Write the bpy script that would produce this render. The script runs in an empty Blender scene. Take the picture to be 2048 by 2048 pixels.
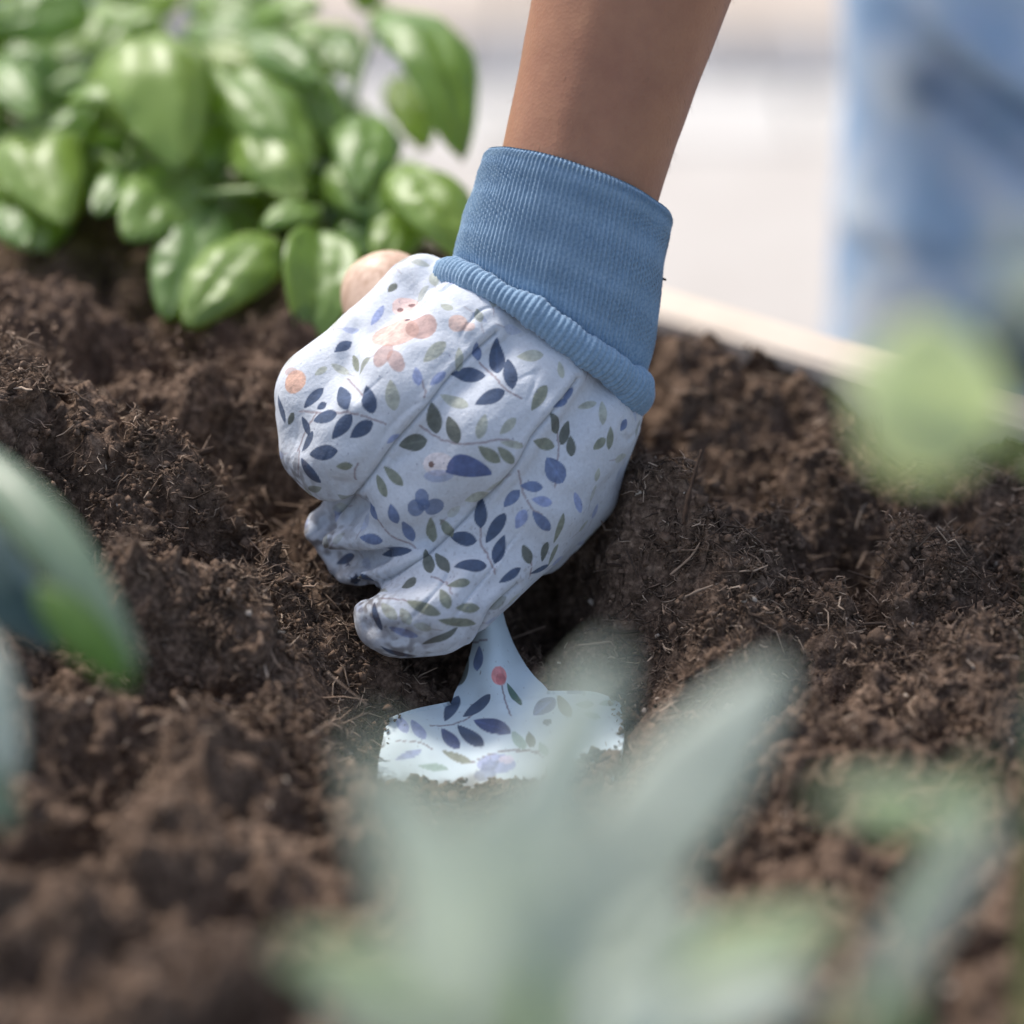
import bpy, math, random
import numpy as np
from mathutils import Vector

random.seed(7)
RNG = np.random.default_rng(7)
SC = bpy.context.scene
COL = SC.collection

# ------------------------------------------------------------------ camera
PITCH = math.radians(30.0)
HALF = 0.15                      # tan of half field of view (120 mm lens on 36 mm)
CAMP = np.array([0.0, -math.cos(PITCH), math.sin(PITCH)])
RGT = np.array([1.0, 0.0, 0.0])
UPV = np.array([0.0, math.sin(PITCH), math.cos(PITCH)])
FWD = np.array([0.0, math.cos(PITCH), -math.sin(PITCH)])
cam_d = bpy.data.cameras.new('camera')
cam = bpy.data.objects.new('camera', cam_d)
COL.objects.link(cam)
cam.location = CAMP
cam.rotation_euler = (math.radians(90) - PITCH, 0, 0)
cam_d.lens = 120
cam_d.sensor_width = 36
cam_d.clip_start = 0.05
cam_d.clip_end = 2000
cam_d.dof.use_dof = True
cam_d.dof.focus_distance = 0.992
cam_d.dof.aperture_fstop = 3.4
SC.camera = cam

# ------------------------------------------------------------------ sky, sun, exposure
SUN_EL, SUN_AZ = math.radians(52), math.radians(-38)     # azimuth measured from +Y towards +X
wd = bpy.data.worlds.new('World')
SC.world = wd
wd.use_nodes = True
nt = wd.node_tree
sky = nt.nodes.new('ShaderNodeTexSky')
sky.sky_type = 'NISHITA'
sky.sun_disc = False
sky.sun_elevation = SUN_EL
sky.sun_rotation = SUN_AZ
sky.air_density = 1.0
sky.dust_density = 3.0
sky.ozone_density = 1.0
hs = nt.nodes.new('ShaderNodeHueSaturation')        # thin cloud: a paler sky than a clear one
hs.inputs['Saturation'].default_value = 0.82
nt.links.new(sky.outputs[0], hs.inputs['Color'])
nt.links.new(hs.outputs[0], nt.nodes['Background'].inputs[0])
nt.nodes['Background'].inputs[1].default_value = 0.10
sl = bpy.data.lights.new('sun', 'SUN')
sl.energy = 1.5
sl.angle = math.radians(11)
sl.color = (1.0, 0.95, 0.88)
so = bpy.data.objects.new('sun', sl)
COL.objects.link(so)
sdir = Vector((math.sin(SUN_AZ) * math.cos(SUN_EL), math.cos(SUN_AZ) * math.cos(SUN_EL), math.sin(SUN_EL)))
so.rotation_euler = sdir.to_track_quat('Z', 'Y').to_euler()
so.location = (-1, 1, 3)
SC.view_settings.view_transform = 'Standard'
SC.view_settings.look = 'None'
SC.view_settings.gamma = 1.0
SC.view_settings.exposure = 1.18
SC.cycles.use_denoising = True
SC.cycles.max_bounces = 8
SC.cycles.transmission_bounces = 4

# ------------------------------------------------------------------ helpers
def W(px, py, d):
    """picture position (2048 px photograph) at a depth in metres -> point of the place"""
    return CAMP + d * FWD + d * HALF * (px - 1024) / 1024 * RGT + d * HALF * (1024 - py) / 1024 * UPV

def cs(px, py, w):
    """hand frame in millimetres: right, up, towards the viewer"""
    d = 1 - w / 1000.0
    return np.array([(px - 1024) / 1024 * 150 * d, (1024 - py) / 1024 * 150 * d, w])

def cs2w(v):
    v = np.asarray(v, dtype=np.float64) / 1000.0
    return v[..., 0:1] * RGT + v[..., 1:2] * UPV - v[..., 2:3] * FWD

def lin(r, g, b):
    f = lambda c: (c / 255 / 12.92) if c / 255 <= 0.04045 else ((c / 255 + 0.055) / 1.055) ** 2.4
    return np.array([f(r), f(g), f(b)])

_G = RNG.normal(size=(256, 3)); _G /= np.linalg.norm(_G, axis=1)[:, None]; _G = _G.astype(np.float32)
_PERM = RNG.permutation(256); _PERM = np.concatenate([_PERM, _PERM, _PERM])
def perlin(p, seed=0):
    p = np.asarray(p, dtype=np.float32) + np.float32(seed * 17.37)
    i = np.floor(p).astype(np.int32)
    f = p - i
    i &= 255
    u = f * f * f * (f * (f * 6 - 15) + 10)
    res = np.zeros(len(p), np.float32)
    for dx in (0, 1):
        wx = u[:, 0] if dx else 1 - u[:, 0]
        hx = _PERM[(i[:, 0] + dx) & 255]
        for dy in (0, 1):
            wy = wx * (u[:, 1] if dy else 1 - u[:, 1])
            hy = _PERM[(hx + i[:, 1] + dy) & 255]
            for dz in (0, 1):
                wz = wy * (u[:, 2] if dz else 1 - u[:, 2])
                g = _G[_PERM[(hy + i[:, 2] + dz) & 255]]
                res += wz * (g[:, 0] * (f[:, 0] - dx) + g[:, 1] * (f[:, 1] - dy) + g[:, 2] * (f[:, 2] - dz))
    return res * 1.4

def smooth01(x):
    x = np.clip(x, 0, 1)
    return x * x * (3 - 2 * x)

def empty(name, loc):
    o = bpy.data.objects.new(name, None)
    o.location = loc
    o.empty_display_size = 0.02
    COL.objects.link(o)
    return o

def tag(o, label=None, cat=None, group=None, kind=None):
    if label: o['label'] = label
    if cat: o['category'] = cat
    if group: o['group'] = group
    if kind: o['kind'] = kind
    return o

def mk(name, verts, faces, mat, parent=None, smooth=True, color=None):
    """verts in world metres; children are stored relative to their parent's place"""
    verts = np.asarray(verts, dtype=np.float64)
    off = np.zeros(3)
    p = parent
    while p is not None:
        off += np.array(p.location)
        p = p.parent
    me = bpy.data.meshes.new(name)
    faces = np.asarray(faces)
    k = faces.shape[1]
    me.vertices.add(len(verts))
    me.vertices.foreach_set('co', (verts - off).astype(np.float32).ravel())
    me.loops.add(faces.size)
    me.loops.foreach_set('vertex_index', faces.astype(np.int32).ravel())
    me.polygons.add(len(faces))
    me.polygons.foreach_set('loop_start', np.arange(0, faces.size, k, dtype=np.int32))
    me.polygons.foreach_set('loop_total', np.full(len(faces), k, dtype=np.int32))
    me.update(calc_edges=True)
    me.validate()
    if smooth:
        me.polygons.foreach_set('use_smooth', np.ones(len(me.polygons), dtype=bool))
    if color is not None:
        ca = me.color_attributes.new('print', 'FLOAT_COLOR', 'POINT')
        c = np.ones((len(verts), 4), np.float32)
        c[:, :3] = color
        ca.data.foreach_set('color', c.ravel())
    if mat: me.materials.append(mat)
    o = bpy.data.objects.new(name, me)
    COL.objects.link(o)
    if parent: o.parent = parent
    return o

def grid_faces(nu, nv, wrap_u=False, wrap_v=False):
    a = np.arange(nu * nv).reshape(nu, nv)
    iu = np.arange(nu if wrap_u else nu - 1); iv = np.arange(nv if wrap_v else nv - 1)
    A, B = np.meshgrid(iu, iv, indexing='ij')
    A1, B1 = (A + 1) % nu, (B + 1) % nv
    return np.stack([a[A, B], a[A1, B], a[A1, B1], a[A, B1]], -1).reshape(-1, 4)

def norm(v):
    v = np.asarray(v, float)
    return v / max(np.linalg.norm(v), 1e-12)

def catmull(pts, n):
    pts = np.asarray(pts, float)
    m = len(pts)
    t = np.linspace(0, m - 1, n)
    i = np.clip(t.astype(int), 0, m - 2)
    f = (t - i)[:, None]
    p0 = pts[np.maximum(i - 1, 0)]; p1 = pts[i]; p2 = pts[i + 1]; p3 = pts[np.minimum(i + 2, m - 1)]
    return 0.5 * (2 * p1 + (p2 - p0) * f + (2 * p0 - 5 * p1 + 4 * p2 - p3) * f ** 2 + (3 * p1 - p0 - 3 * p2 + p3) * f ** 3)

def tube(pts, rad, seg=8):
    """tube along points (world) -> verts, faces; closed with pinched ends"""
    pts = np.asarray(pts, float); n = len(pts)
    rad = np.broadcast_to(rad, (n,)).astype(float)
    tan = np.gradient(pts, axis=0)
    tan /= np.linalg.norm(tan, axis=1)[:, None]
    ref = np.array([0.31, 0.87, 0.38])
    out = []
    for k in range(n):
        e1 = norm(np.cross(tan[k], ref)); e2 = np.cross(tan[k], e1)
        a = np.linspace(0, 2 * math.pi, seg, endpoint=False)
        out.append(pts[k] + rad[k] * (np.cos(a)[:, None] * e1 + np.sin(a)[:, None] * e2))
    out = [np.repeat(pts[:1], seg, 0)] + out + [np.repeat(pts[-1:], seg, 0)]
    v = np.concatenate(out)
    return v, grid_faces(n + 2, seg, False, True)

# ------------------------------------------------------------------ materials
def nodes(name):
    m = bpy.data.materials.new(name)
    m.use_nodes = True
    t = m.node_tree
    b = t.nodes['Principled BSDF']
    return m, t, b

def noise_ramp(t, scale, stops, detail=6, rough=0.6, coord='Object', distort=0.0):
    tc = t.nodes.new('ShaderNodeTexCoord')
    n = t.nodes.new('ShaderNodeTexNoise')
    n.inputs['Scale'].default_value = scale
    n.inputs['Detail'].default_value = detail
    n.inputs['Roughness'].default_value = rough
    n.inputs['Distortion'].default_value = distort
    t.links.new(tc.outputs[coord], n.inputs['Vector'])
    r = t.nodes.new('ShaderNodeValToRGB')
    while len(r.color_ramp.elements) < len(stops): r.color_ramp.elements.new(0.5)
    for e, (p, c) in zip(r.color_ramp.elements, stops):
        e.position = p
        e.color = (*c, 1)
    t.links.new(n.outputs['Fac'], r.inputs['Fac'])
    return r, n, tc

def bump(t, b, src, strength, dist):
    k = t.nodes.new('ShaderNodeBump')
    k.inputs['Strength'].default_value = strength
    k.inputs['Distance'].default_value = dist
    t.links.new(src, k.inputs['Height'])
    t.links.new(k.outputs['Normal'], b.inputs['Normal'])

def m_noise(name, scale, stops, rough=0.9, spec=0.3, bstr=0.0, bdist=0.001, bscale=None, detail=6):
    m, t, b = nodes(name)
    r, n, tc = noise_ramp(t, scale, stops, detail)
    t.links.new(r.outputs['Color'], b.inputs['Base Color'])
    b.inputs['Roughness'].default_value = rough
    b.inputs['Specular IOR Level'].default_value = spec
    if bstr:
        n2 = n
        if bscale:
            n2 = t.nodes.new('ShaderNodeTexNoise')
            n2.inputs['Scale'].default_value = bscale
            n2.inputs['Detail'].default_value = 5
            t.links.new(tc.outputs['Object'], n2.inputs['Vector'])
        bump(t, b, n2.outputs['Fac'], bstr, bdist)
    return m

def m_leaf(name, c1, c2, ctrans, tw=0.35, rough=0.4, spec=0.5, scale=60, sheen=0.0):
    m, t, b = nodes(name)
    r, n, tc = noise_ramp(t, scale, [(0.3, c1), (0.7, c2)], 4)
    oi = t.nodes.new('ShaderNodeObjectInfo')
    vr = t.nodes.new('ShaderNodeMapRange'); vr.inputs['To Min'].default_value = 0.75; vr.inputs['To Max'].default_value = 1.25
    t.links.new(oi.outputs['Random'], vr.inputs['Value'])
    hr = t.nodes.new('ShaderNodeMapRange'); hr.inputs['To Min'].default_value = 0.515; hr.inputs['To Max'].default_value = 0.475
    t.links.new(oi.outputs['Random'], hr.inputs['Value'])
    hv_ = t.nodes.new('ShaderNodeHueSaturation')
    t.links.new(vr.outputs['Result'], hv_.inputs['Value']); t.links.new(hr.outputs['Result'], hv_.inputs['Hue'])
    t.links.new(r.outputs['Color'], hv_.inputs['Color'])
    t.links.new(hv_.outputs['Color'], b.inputs['Base Color'])
    b.inputs['Roughness'].default_value = rough
    b.inputs['Specular IOR Level'].default_value = spec
    if sheen:
        b.inputs['Sheen Weight'].default_value = sheen
        b.inputs['Sheen Roughness'].default_value = 0.5
    else:
        b.inputs['Coat Weight'].default_value = 0.9
        b.inputs['Coat Roughness'].default_value = 0.42
    bump(t, b, n.outputs['Fac'], 0.3, 0.001)
    tr = t.nodes.new('ShaderNodeBsdfTranslucent')
    tr.inputs['Color'].default_value = (*ctrans, 1)
    mx = t.nodes.new('ShaderNodeMixShader')
    mx.inputs[0].default_value = tw
    t.links.new(b.outputs[0], mx.inputs[1])
    t.links.new(tr.outputs[0], mx.inputs[2])
    t.links.new(mx.outputs[0], t.nodes['Material Output'].inputs['Surface'])
    return m

M = {}
# peat: dark brown with reddish and tan flecks
m, t, b = nodes('peat')
r, n, tc = noise_ramp(t, 420, [(0.30, (0.028, 0.018, 0.012)), (0.5, (0.12, 0.080, 0.057)), (0.66, (0.25, 0.175, 0.126)), (0.8, (0.42, 0.31, 0.22))], 8, 0.7)
t.links.new(r.outputs['Color'], b.inputs['Base Color'])
b.inputs['Roughness'].default_value = 0.95
b.inputs['Specular IOR Level'].default_value = 0.15
n2 = t.nodes.new('ShaderNodeTexNoise'); n2.inputs['Scale'].default_value = 1400; n2.inputs['Detail'].default_value = 4
t.links.new(tc.outputs['Object'], n2.inputs['Vector'])
bump(t, b, n2.outputs['Fac'], 0.7, 0.0008)
M['peat'] = m
m, t, b = nodes('peat_crumb')
r, n, tc = noise_ramp(t, 160, [(0.3, (0.035, 0.022, 0.015)), (0.5, (0.14, 0.094, 0.067)), (0.68, (0.27, 0.19, 0.137)), (0.8, (0.34, 0.24, 0.175))], 6, 0.75)
t.links.new(r.outputs['Color'], b.inputs['Base Color'])
b.inputs['Roughness'].default_value = 0.95
b.inputs['Specular IOR Level'].default_value = 0.15
M['crumb'] = m
m, t, b = nodes('peat_fibre')
ge = t.nodes.new('ShaderNodeNewGeometry')
r = t.nodes.new('ShaderNodeValToRGB')
for _k in range(2): r.color_ramp.elements.new(0.5 + 0.2 * _k)
for _k, (p_, c_) in enumerate([(0.0, (0.035, 0.022, 0.015)), (0.55, (0.13, 0.088, 0.062)), (0.86, (0.29, 0.205, 0.148)), (1.0, (0.56, 0.43, 0.32))]):
    r.color_ramp.elements[_k].position = p_; r.color_ramp.elements[_k].color = (*c_, 1)
t.links.new(ge.outputs['Random Per Island'], r.inputs['Fac'])
t.links.new(r.outputs['Color'], b.inputs['Base Color'])
b.inputs['Roughness'].default_value = 0.75; b.inputs['Specular IOR Level'].default_value = 0.3
M['fibre'] = m
M['root'] = m_noise('pale_root', 35, [(0.3, (0.20, 0.13, 0.085)), (0.6, (0.45, 0.34, 0.25))], 0.75, 0.3, detail=3)
M['fleck'] = m_noise('pale_fleck', 200, [(0.3, (0.36, 0.29, 0.22)), (0.7, (0.58, 0.50, 0.42))], 0.85, 0.3)
M['twig'] = m_noise('twig_bark', 300, [(0.3, (0.02, 0.012, 0.008)), (0.7, (0.07, 0.04, 0.025))], 0.8, 0.3)

# printed cotton: the print is a colour attribute on the cloth, the weave is fine relief
def m_print(name, rough, spec, weave, sheen):
    m, t, b = nodes(name)
    a = t.nodes.new('ShaderNodeAttribute'); a.attribute_name = 'print'
    tc = t.nodes.new('ShaderNodeTexCoord')
    n = t.nodes.new('ShaderNodeTexNoise'); n.inputs['Scale'].default_value = 900; n.inputs['Detail'].default_value = 3
    t.links.new(tc.outputs['Object'], n.inputs['Vector'])
    n3 = t.nodes.new('ShaderNodeTexNoise'); n3.inputs['Scale'].default_value = 45; n3.inputs['Detail'].default_value = 4
    t.links.new(tc.outputs['Object'], n3.inputs['Vector'])
    mr = t.nodes.new('ShaderNodeMapRange')
    mr.inputs['From Min'].default_value = 0.3; mr.inputs['From Max'].default_value = 0.7
    mr.inputs['To Min'].default_value = 0.93; mr.inputs['To Max'].default_value = 1.03
    t.links.new((n if weave else n3).outputs['Fac'], mr.inputs['Value'])
    mx = t.nodes.new('ShaderNodeMix'); mx.data_type = 'RGBA'; mx.blend_type = 'MULTIPLY'; mx.inputs['Factor'].default_value = 1
    t.links.new(a.outputs['Color'], mx.inputs[6])
    t.links.new(mr.outputs['Result'], mx.inputs[7])
    t.links.new(mx.outputs[2], b.inputs['Base Color'])
    b.inputs['Roughness'].default_value = rough
    b.inputs['Specular IOR Level'].default_value = spec
    if sheen:
        b.inputs['Sheen Weight'].default_value = sheen
        b.inputs['Sheen Roughness'].default_value = 0.4
    if weave:
        bump(t, b, n.outputs['Fac'], 0.35, 0.0006)
    return m
M['glove'] = m_print('printed_cotton', 0.85, 0.2, True, 0.15)
M['blade'] = m_print('printed_enamel', 0.5, 0.4, False, 0.0)
M['knit'] = m_noise('blue_rib_knit', 1200, [(0.3, (0.17, 0.28, 0.41)), (0.7, (0.31, 0.44, 0.58))], 0.9, 0.2, 0.5, 0.0006)
M['knit'].node_tree.nodes['Principled BSDF'].inputs['Sheen Weight'].default_value = 0.25

m, t, b = nodes('skin')
r, n, tc = noise_ramp(t, 38, [(0.28, (0.30, 0.135, 0.085)), (0.5, (0.36, 0.175, 0.105)), (0.72, (0.42, 0.215, 0.125))], 9, 0.7)
t.links.new(r.outputs['Color'], b.inputs['Base Color'])
b.inputs['Roughness'].default_value = 0.5
b.inputs['Specular IOR Level'].default_value = 0.35
b.inputs['Subsurface Weight'].default_value = 0.25
b.inputs['Subsurface Radius'].default_value = (0.006, 0.0025, 0.0015)
b.inputs['Subsurface Scale'].default_value = 0.6
vo = t.nodes.new('ShaderNodeTexVoronoi'); vo.inputs['Scale'].default_value = 900
t.links.new(tc.outputs['Object'], vo.inputs['Vector'])
bump(t, b, vo.outputs['Distance'], 0.12, 0.0006)
M['skin'] = m

# wood of the handle: pale with faint lengthwise grain
m, t, b = nodes('handle_wood')
tc = t.nodes.new('ShaderNodeTexCoord'); mp = t.nodes.new('ShaderNodeMapping')
mp.inputs['Rotation'].default_value = (0.6, 0.35, 0)
mp.inputs['Scale'].default_value = (500, 500, 25)
n = t.nodes.new('ShaderNodeTexNoise'); n.inputs['Scale'].default_value = 1; n.inputs['Detail'].default_value = 5
r = t.nodes.new('ShaderNodeValToRGB')
r.color_ramp.elements[0].position = 0.3; r.color_ramp.elements[0].color = (0.52, 0.33, 0.23, 1)
r.color_ramp.elements[1].position = 0.7; r.color_ramp.elements[1].color = (0.76, 0.56, 0.43, 1)
t.links.new(tc.outputs['Object'], mp.inputs['Vector']); t.links.new(mp.outputs[0], n.inputs['Vector'])
t.links.new(n.outputs['Fac'], r.inputs['Fac']); t.links.new(r.outputs['Color'], b.inputs['Base Color'])
b.inputs['Roughness'].default_value = 0.45
M['wood'] = m
M['plank'] = m_noise('plank_wood', 12, [(0.3, (0.52, 0.43, 0.35)), (0.7, (0.70, 0.62, 0.53))], 0.8, 0.3, 0.3, 0.002, 80)
M['slab'] = m_noise('paving_stone', 18, [(0.3, (0.44, 0.405, 0.37)), (0.7, (0.52, 0.49, 0.455))], 0.85, 0.3, 0.3, 0.002, 150)
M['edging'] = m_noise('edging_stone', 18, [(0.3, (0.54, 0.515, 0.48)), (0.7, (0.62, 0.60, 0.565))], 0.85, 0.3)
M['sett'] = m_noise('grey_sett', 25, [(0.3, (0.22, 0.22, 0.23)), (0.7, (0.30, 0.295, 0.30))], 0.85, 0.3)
M['flag'] = m_noise('beige_flagstone', 15, [(0.3, (0.44, 0.37, 0.31)), (0.7, (0.53, 0.46, 0.39))], 0.85, 0.3)
M['bedding'] = m_noise('joint_sand', 60, [(0.3, (0.30, 0.28, 0.25)), (0.7, (0.42, 0.39, 0.35))], 0.95, 0.2)
M['terrain'] = m_noise('distant_ground', 2, [(0.3, (0.30, 0.29, 0.24)), (0.7, (0.42, 0.40, 0.34))], 0.95, 0.2)
M['basil'] = m_leaf('basil_leaf', (0.17, 0.31, 0.055), (0.26, 0.43, 0.10), (0.64, 0.78, 0.08), 0.5, 0.42, 0.7)
M['basil_young'] = m_leaf('young_basil_leaf', (0.15, 0.28, 0.04), (0.22, 0.36, 0.06), (0.42, 0.58, 0.06), 0.4, 0.4, 0.5)
M['stem'] = m_leaf('green_stem', (0.12, 0.22, 0.05), (0.17, 0.28, 0.07), (0.3, 0.45, 0.1), 0.15, 0.5, 0.4)
M['sage'] = m_leaf('sage_leaf', (0.60, 0.66, 0.60), (0.70, 0.75, 0.69), (0.74, 0.79, 0.67), 0.5, 0.75, 0.25, 90, 0.4)
M['sage_green'] = m_leaf('fresh_sage_leaf', (0.46, 0.56, 0.38), (0.55, 0.64, 0.46), (0.64, 0.74, 0.48), 0.5, 0.7, 0.3, 90, 0.2)
M['pale'] = m_leaf('pale_young_leaf', (0.68, 0.76, 0.50), (0.76, 0.82, 0.58), (0.84, 0.90, 0.58), 0.55, 0.7, 0.3, 90, 0.2)
M['pepper'] = m_leaf('broad_leaf', (0.13, 0.21, 0.11), (0.20, 0.28, 0.17), (0.22, 0.42, 0.03), 0.22, 0.45, 0.9)
M['vivid'] = m_leaf('vivid_leaf', (0.07, 0.17, 0.01), (0.11, 0.23, 0.02), (0.22, 0.46, 0.01), 0.5, 0.45, 0.5)
M['dark_leaf'] = m_leaf('blue_green_leaf', (0.035, 0.07, 0.07), (0.05, 0.095, 0.10), (0.05, 0.12, 0.07), 0.12, 0.55, 0.4)
M['pot'] = m_noise('slate_glaze', 20, [(0.3, (0.10, 0.16, 0.20)), (0.7, (0.15, 0.22, 0.27))], 0.5, 0.4)
# denim with worn pale zones and dark scuffs, plus painted fold shade
m, t, b = nodes('denim')
r, n, tc = noise_ramp(t, 20, [(0.36, (0.32, 0.50, 0.76)), (0.5, (0.48, 0.64, 0.86)), (0.62, (0.68, 0.79, 0.91))], 4, 0.5)
n2 = t.nodes.new('ShaderNodeTexNoise'); n2.inputs['Scale'].default_value = 600; n2.inputs['Detail'].default_value = 2
t.links.new(tc.outputs['Object'], n2.inputs['Vector'])
mx = t.nodes.new('ShaderNodeMix'); mx.data_type = 'RGBA'; mx.blend_type = 'MULTIPLY'; mx.inputs['Factor'].default_value = 0.4
t.links.new(r.outputs['Color'], mx.inputs[6]); t.links.new(n2.outputs['Color'], mx.inputs[7])
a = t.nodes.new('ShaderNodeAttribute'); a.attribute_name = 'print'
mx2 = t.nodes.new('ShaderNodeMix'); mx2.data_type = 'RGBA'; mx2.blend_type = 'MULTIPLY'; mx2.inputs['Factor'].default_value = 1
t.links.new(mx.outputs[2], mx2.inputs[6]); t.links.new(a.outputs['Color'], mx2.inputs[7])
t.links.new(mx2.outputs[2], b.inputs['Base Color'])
b.inputs['Roughness'].default_value = 0.9; b.inputs['Specular IOR Level'].default_value = 0.2
bump(t, b, n2.outputs['Fac'], 0.4, 0.001)
M['denim'] = m
M['hair'] = m_noise('fine_hair', 50, [(0.3, (0.20, 0.11, 0.06)), (0.7, (0.36, 0.22, 0.13))], 0.5, 0.4)
M['shoe'] = m_noise('canvas_shoe', 60, [(0.3, (0.55, 0.55, 0.53)), (0.7, (0.68, 0.68, 0.66))], 0.8, 0.3)

# ------------------------------------------------------------------ the trowel's blade (needed by the soil)
BL = [  # px, py, w(mm), half width px, ridge mm, edge lift mm
    (968, 1170, -6, 30, 5.0, -3.0), (978, 1230, -4, 29, 5.0, -3.0), (985, 1290, -1, 42, 5.0, -3.5), (990, 1340, 2, 64, 5.0, -2.0),
    (996, 1374, 4, 86, 4.8, -1.0), (1003, 1396, 6, 112, 4.4, 0.5), (1007, 1405, 7.5, 216, 4.2, 3.2), (1007, 1418, 9, 234, 4.0, 4.0), (1006, 1440, 12, 237, 3.4, 4.6),
    (1002, 1500, 22, 240, 2.2, 5.5), (994, 1570, 33, 226, 1.4, 6.0), (984, 1640, 44, 180, 0.8, 5.0), (976, 1690, 52, 100, 0.3, 3.0), (972, 1708, 55, 40, 0.0, 1.0)]
NB, NT = 220, 221
bl = catmull(BL, NB)
tt = np.linspace(-1, 1, NT)
cc = np.stack([cs(p[0], p[1], p[2]) for p in bl])
hw = bl[:, 3] * 150 / 1024
off = tt[None, :] * hw[:, None]
BV = np.zeros((NB, NT, 3))
BV[..., 0] = cc[:, None, 0] + off * 0.997
BV[..., 1] = cc[:, None, 1] + off * 0.105
BV[..., 2] = cc[:, None, 2] + bl[:, 4][:, None] * np.exp(-(off / 6.5) ** 2) + bl[:, 5][:, None] * tt[None, :] ** 2
wing = np.clip((np.abs(tt) - 0.72) / 0.28, 0, 1) ** 2
sh_ = smooth01((bl[:, 1] - 1385) / 20)[:, None] * (1 - smooth01((bl[:, 1] - 1430) / 90))[:, None]
BV[..., 1] -= sh_ * wing[None, :] * np.where(tt > 0, 4.2, 1.6)[None, :]
BVW = cs2w(BV)

# ------------------------------------------------------------------ soil
SOILPTS = [
    (0, 800, 1.0), (-150, 700, 1.01), (180, 880, 1.0), (350, 980, 1.0), (520, 1060, 1.0), (625, 1165, 1.004), (-250, 900, 0.97),
    (0, 585, 1.07), (200, 640, 1.085), (500, 650, 1.10), (330, 540, 1.15), (60, 520, 1.15), (-200, 480, 1.15), (650, 640, 1.11),
    (400, 780, 1.05), (480, 900, 1.03), (545, 1000, 1.03), (590, 1075, 1.022), (300, 1150, 0.962), (500, 1250, 0.966), (650, 1330, 0.966), (690, 1450, 0.952),
    (100, 1400, 0.918), (400, 1500, 0.91), (620, 1640, 0.895), (-200, 1300, 0.93), (100, 2000, 0.812), (600, 2000, 0.812), (1100, 2000, 0.812), (1700, 2000, 0.812),
    (-200, 1900, 0.82), (2200, 1900, 0.83),
    (1225, 955, 1.006), (1320, 985, 0.998), (1400, 1120, 0.997), (1330, 1200, 0.99), (1560, 1215, 0.99), (1900, 1235, 0.992), (2200, 1200, 1.0),
    (1280, 850, 1.06), (1500, 800, 1.08), (1400, 700, 1.115), (1600, 745, 1.095), (1650, 1080, 1.01), (1750, 950, 1.04), (2000, 930, 1.045), (1310, 915, 1.06), (1450, 1000, 1.03),
    (1060, 1330, 1.028), (1150, 1230, 1.026), (1190, 1120, 1.02), (860, 1370, 1.018), (735, 1300, 0.997), (690, 1225, 1.008), (770, 1450, 0.966), (880, 1590, 0.962), (980, 1598, 0.959), (1090, 1555, 0.964), (780, 1590, 0.958), (1240, 1475, 0.964), (1300, 1350, 0.978),
    (900, 1720, 0.90), (1300, 1600, 0.925), (1700, 1500, 0.935), (1800, 1720, 0.885), (2100, 1500, 0.93),
    (900, 640, 1.09), (1000, 900, 1.045), (750, 760, 1.07), (1150, 760, 1.08), (900, 1050, 1.03), (1000, 1180, 1.025), (850, 1200, 1.02)]
SP = np.array([W(*p) for p in SOILPTS])
# rear edge of the bed: a straight line across the back
ZTOP = 0.002
def on_level(px, py, z):
    v_ = HALF * (1024 - py) / 1024
    return W(px, py, (CAMP[2] - z) / (-FWD[2] - UPV[2] * v_))
_a, _b = on_level(1308, 628, ZTOP)[:2], on_level(2025, 842, ZTOP)[:2]
_d = (_b - _a) / np.linalg.norm(_b - _a)
PA, PB = _a - _d * 0.75, _b + _d * 0.45
PDIR = (PB - PA) / np.linalg.norm(PB - PA)
PNRM = np.array([-PDIR[1], PDIR[0]])           # points away from the viewer
if PNRM[1] < 0: PNRM = -PNRM
def rear(xy):
    return (xy - PA) @ PNRM                      # >0 beyond the inner face of the boards

def soil_h(xy):
    num = np.zeros(len(xy)); den = np.zeros(len(xy))
    for q in SP:
        d2 = ((xy - q[:2]) ** 2).sum(1)
        wgt = 1.0 / (d2 + 0.00003) ** 1.6
        num += wgt * q[2]; den += wgt
    wgt = 1.0 / (0.16 ** 2) ** 1.6 * 0.4
    return (num + wgt * -0.008) / (den + wgt)

def spaced(a, b, f0, f1, fine, coarse):
    xs = [a]
    while xs[-1] < b:
        x = xs[-1]
        k = 0 if f0 <= x <= f1 else min(1.0, min(abs(x - f0), abs(x - f1)) / 0.08)
        xs.append(x + fine + (coarse - fine) * k)
    return np.array(xs)
gx = spaced(-0.62, 0.62, -0.165, 0.165, 0.0008, 0.006)
gy = spaced(-0.42, 0.56, -0.085, 0.06, 0.0008, 0.0022)
GX, GY = np.meshgrid(gx, gy, indexing='ij')
XY = np.stack([GX.ravel(), GY.ravel()], 1)
# warp columns so that the sheet stops at the boards
H = soil_h(XY)
def soil_detail(P):
    a = 0.011 * perlin(P * 26, 1)
    a += 0.013 * (np.abs(perlin(P * 55, 2)) - 0.25)
    a += 0.0062 * (0.3 - np.abs(perlin(P * 130, 3)))
    a -= 0.013 * smooth01((perlin(P * 34, 6) - 0.12) / 0.3)          # hollows between clods
    a += 0.0030 * perlin(P * 270, 4)
    a += 0.0017 * (0.3 - np.abs(perlin(P * 620, 5)))
    return a
P3 = np.stack([XY[:, 0], XY[:, 1], H], 1)
D = soil_detail(P3)
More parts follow.
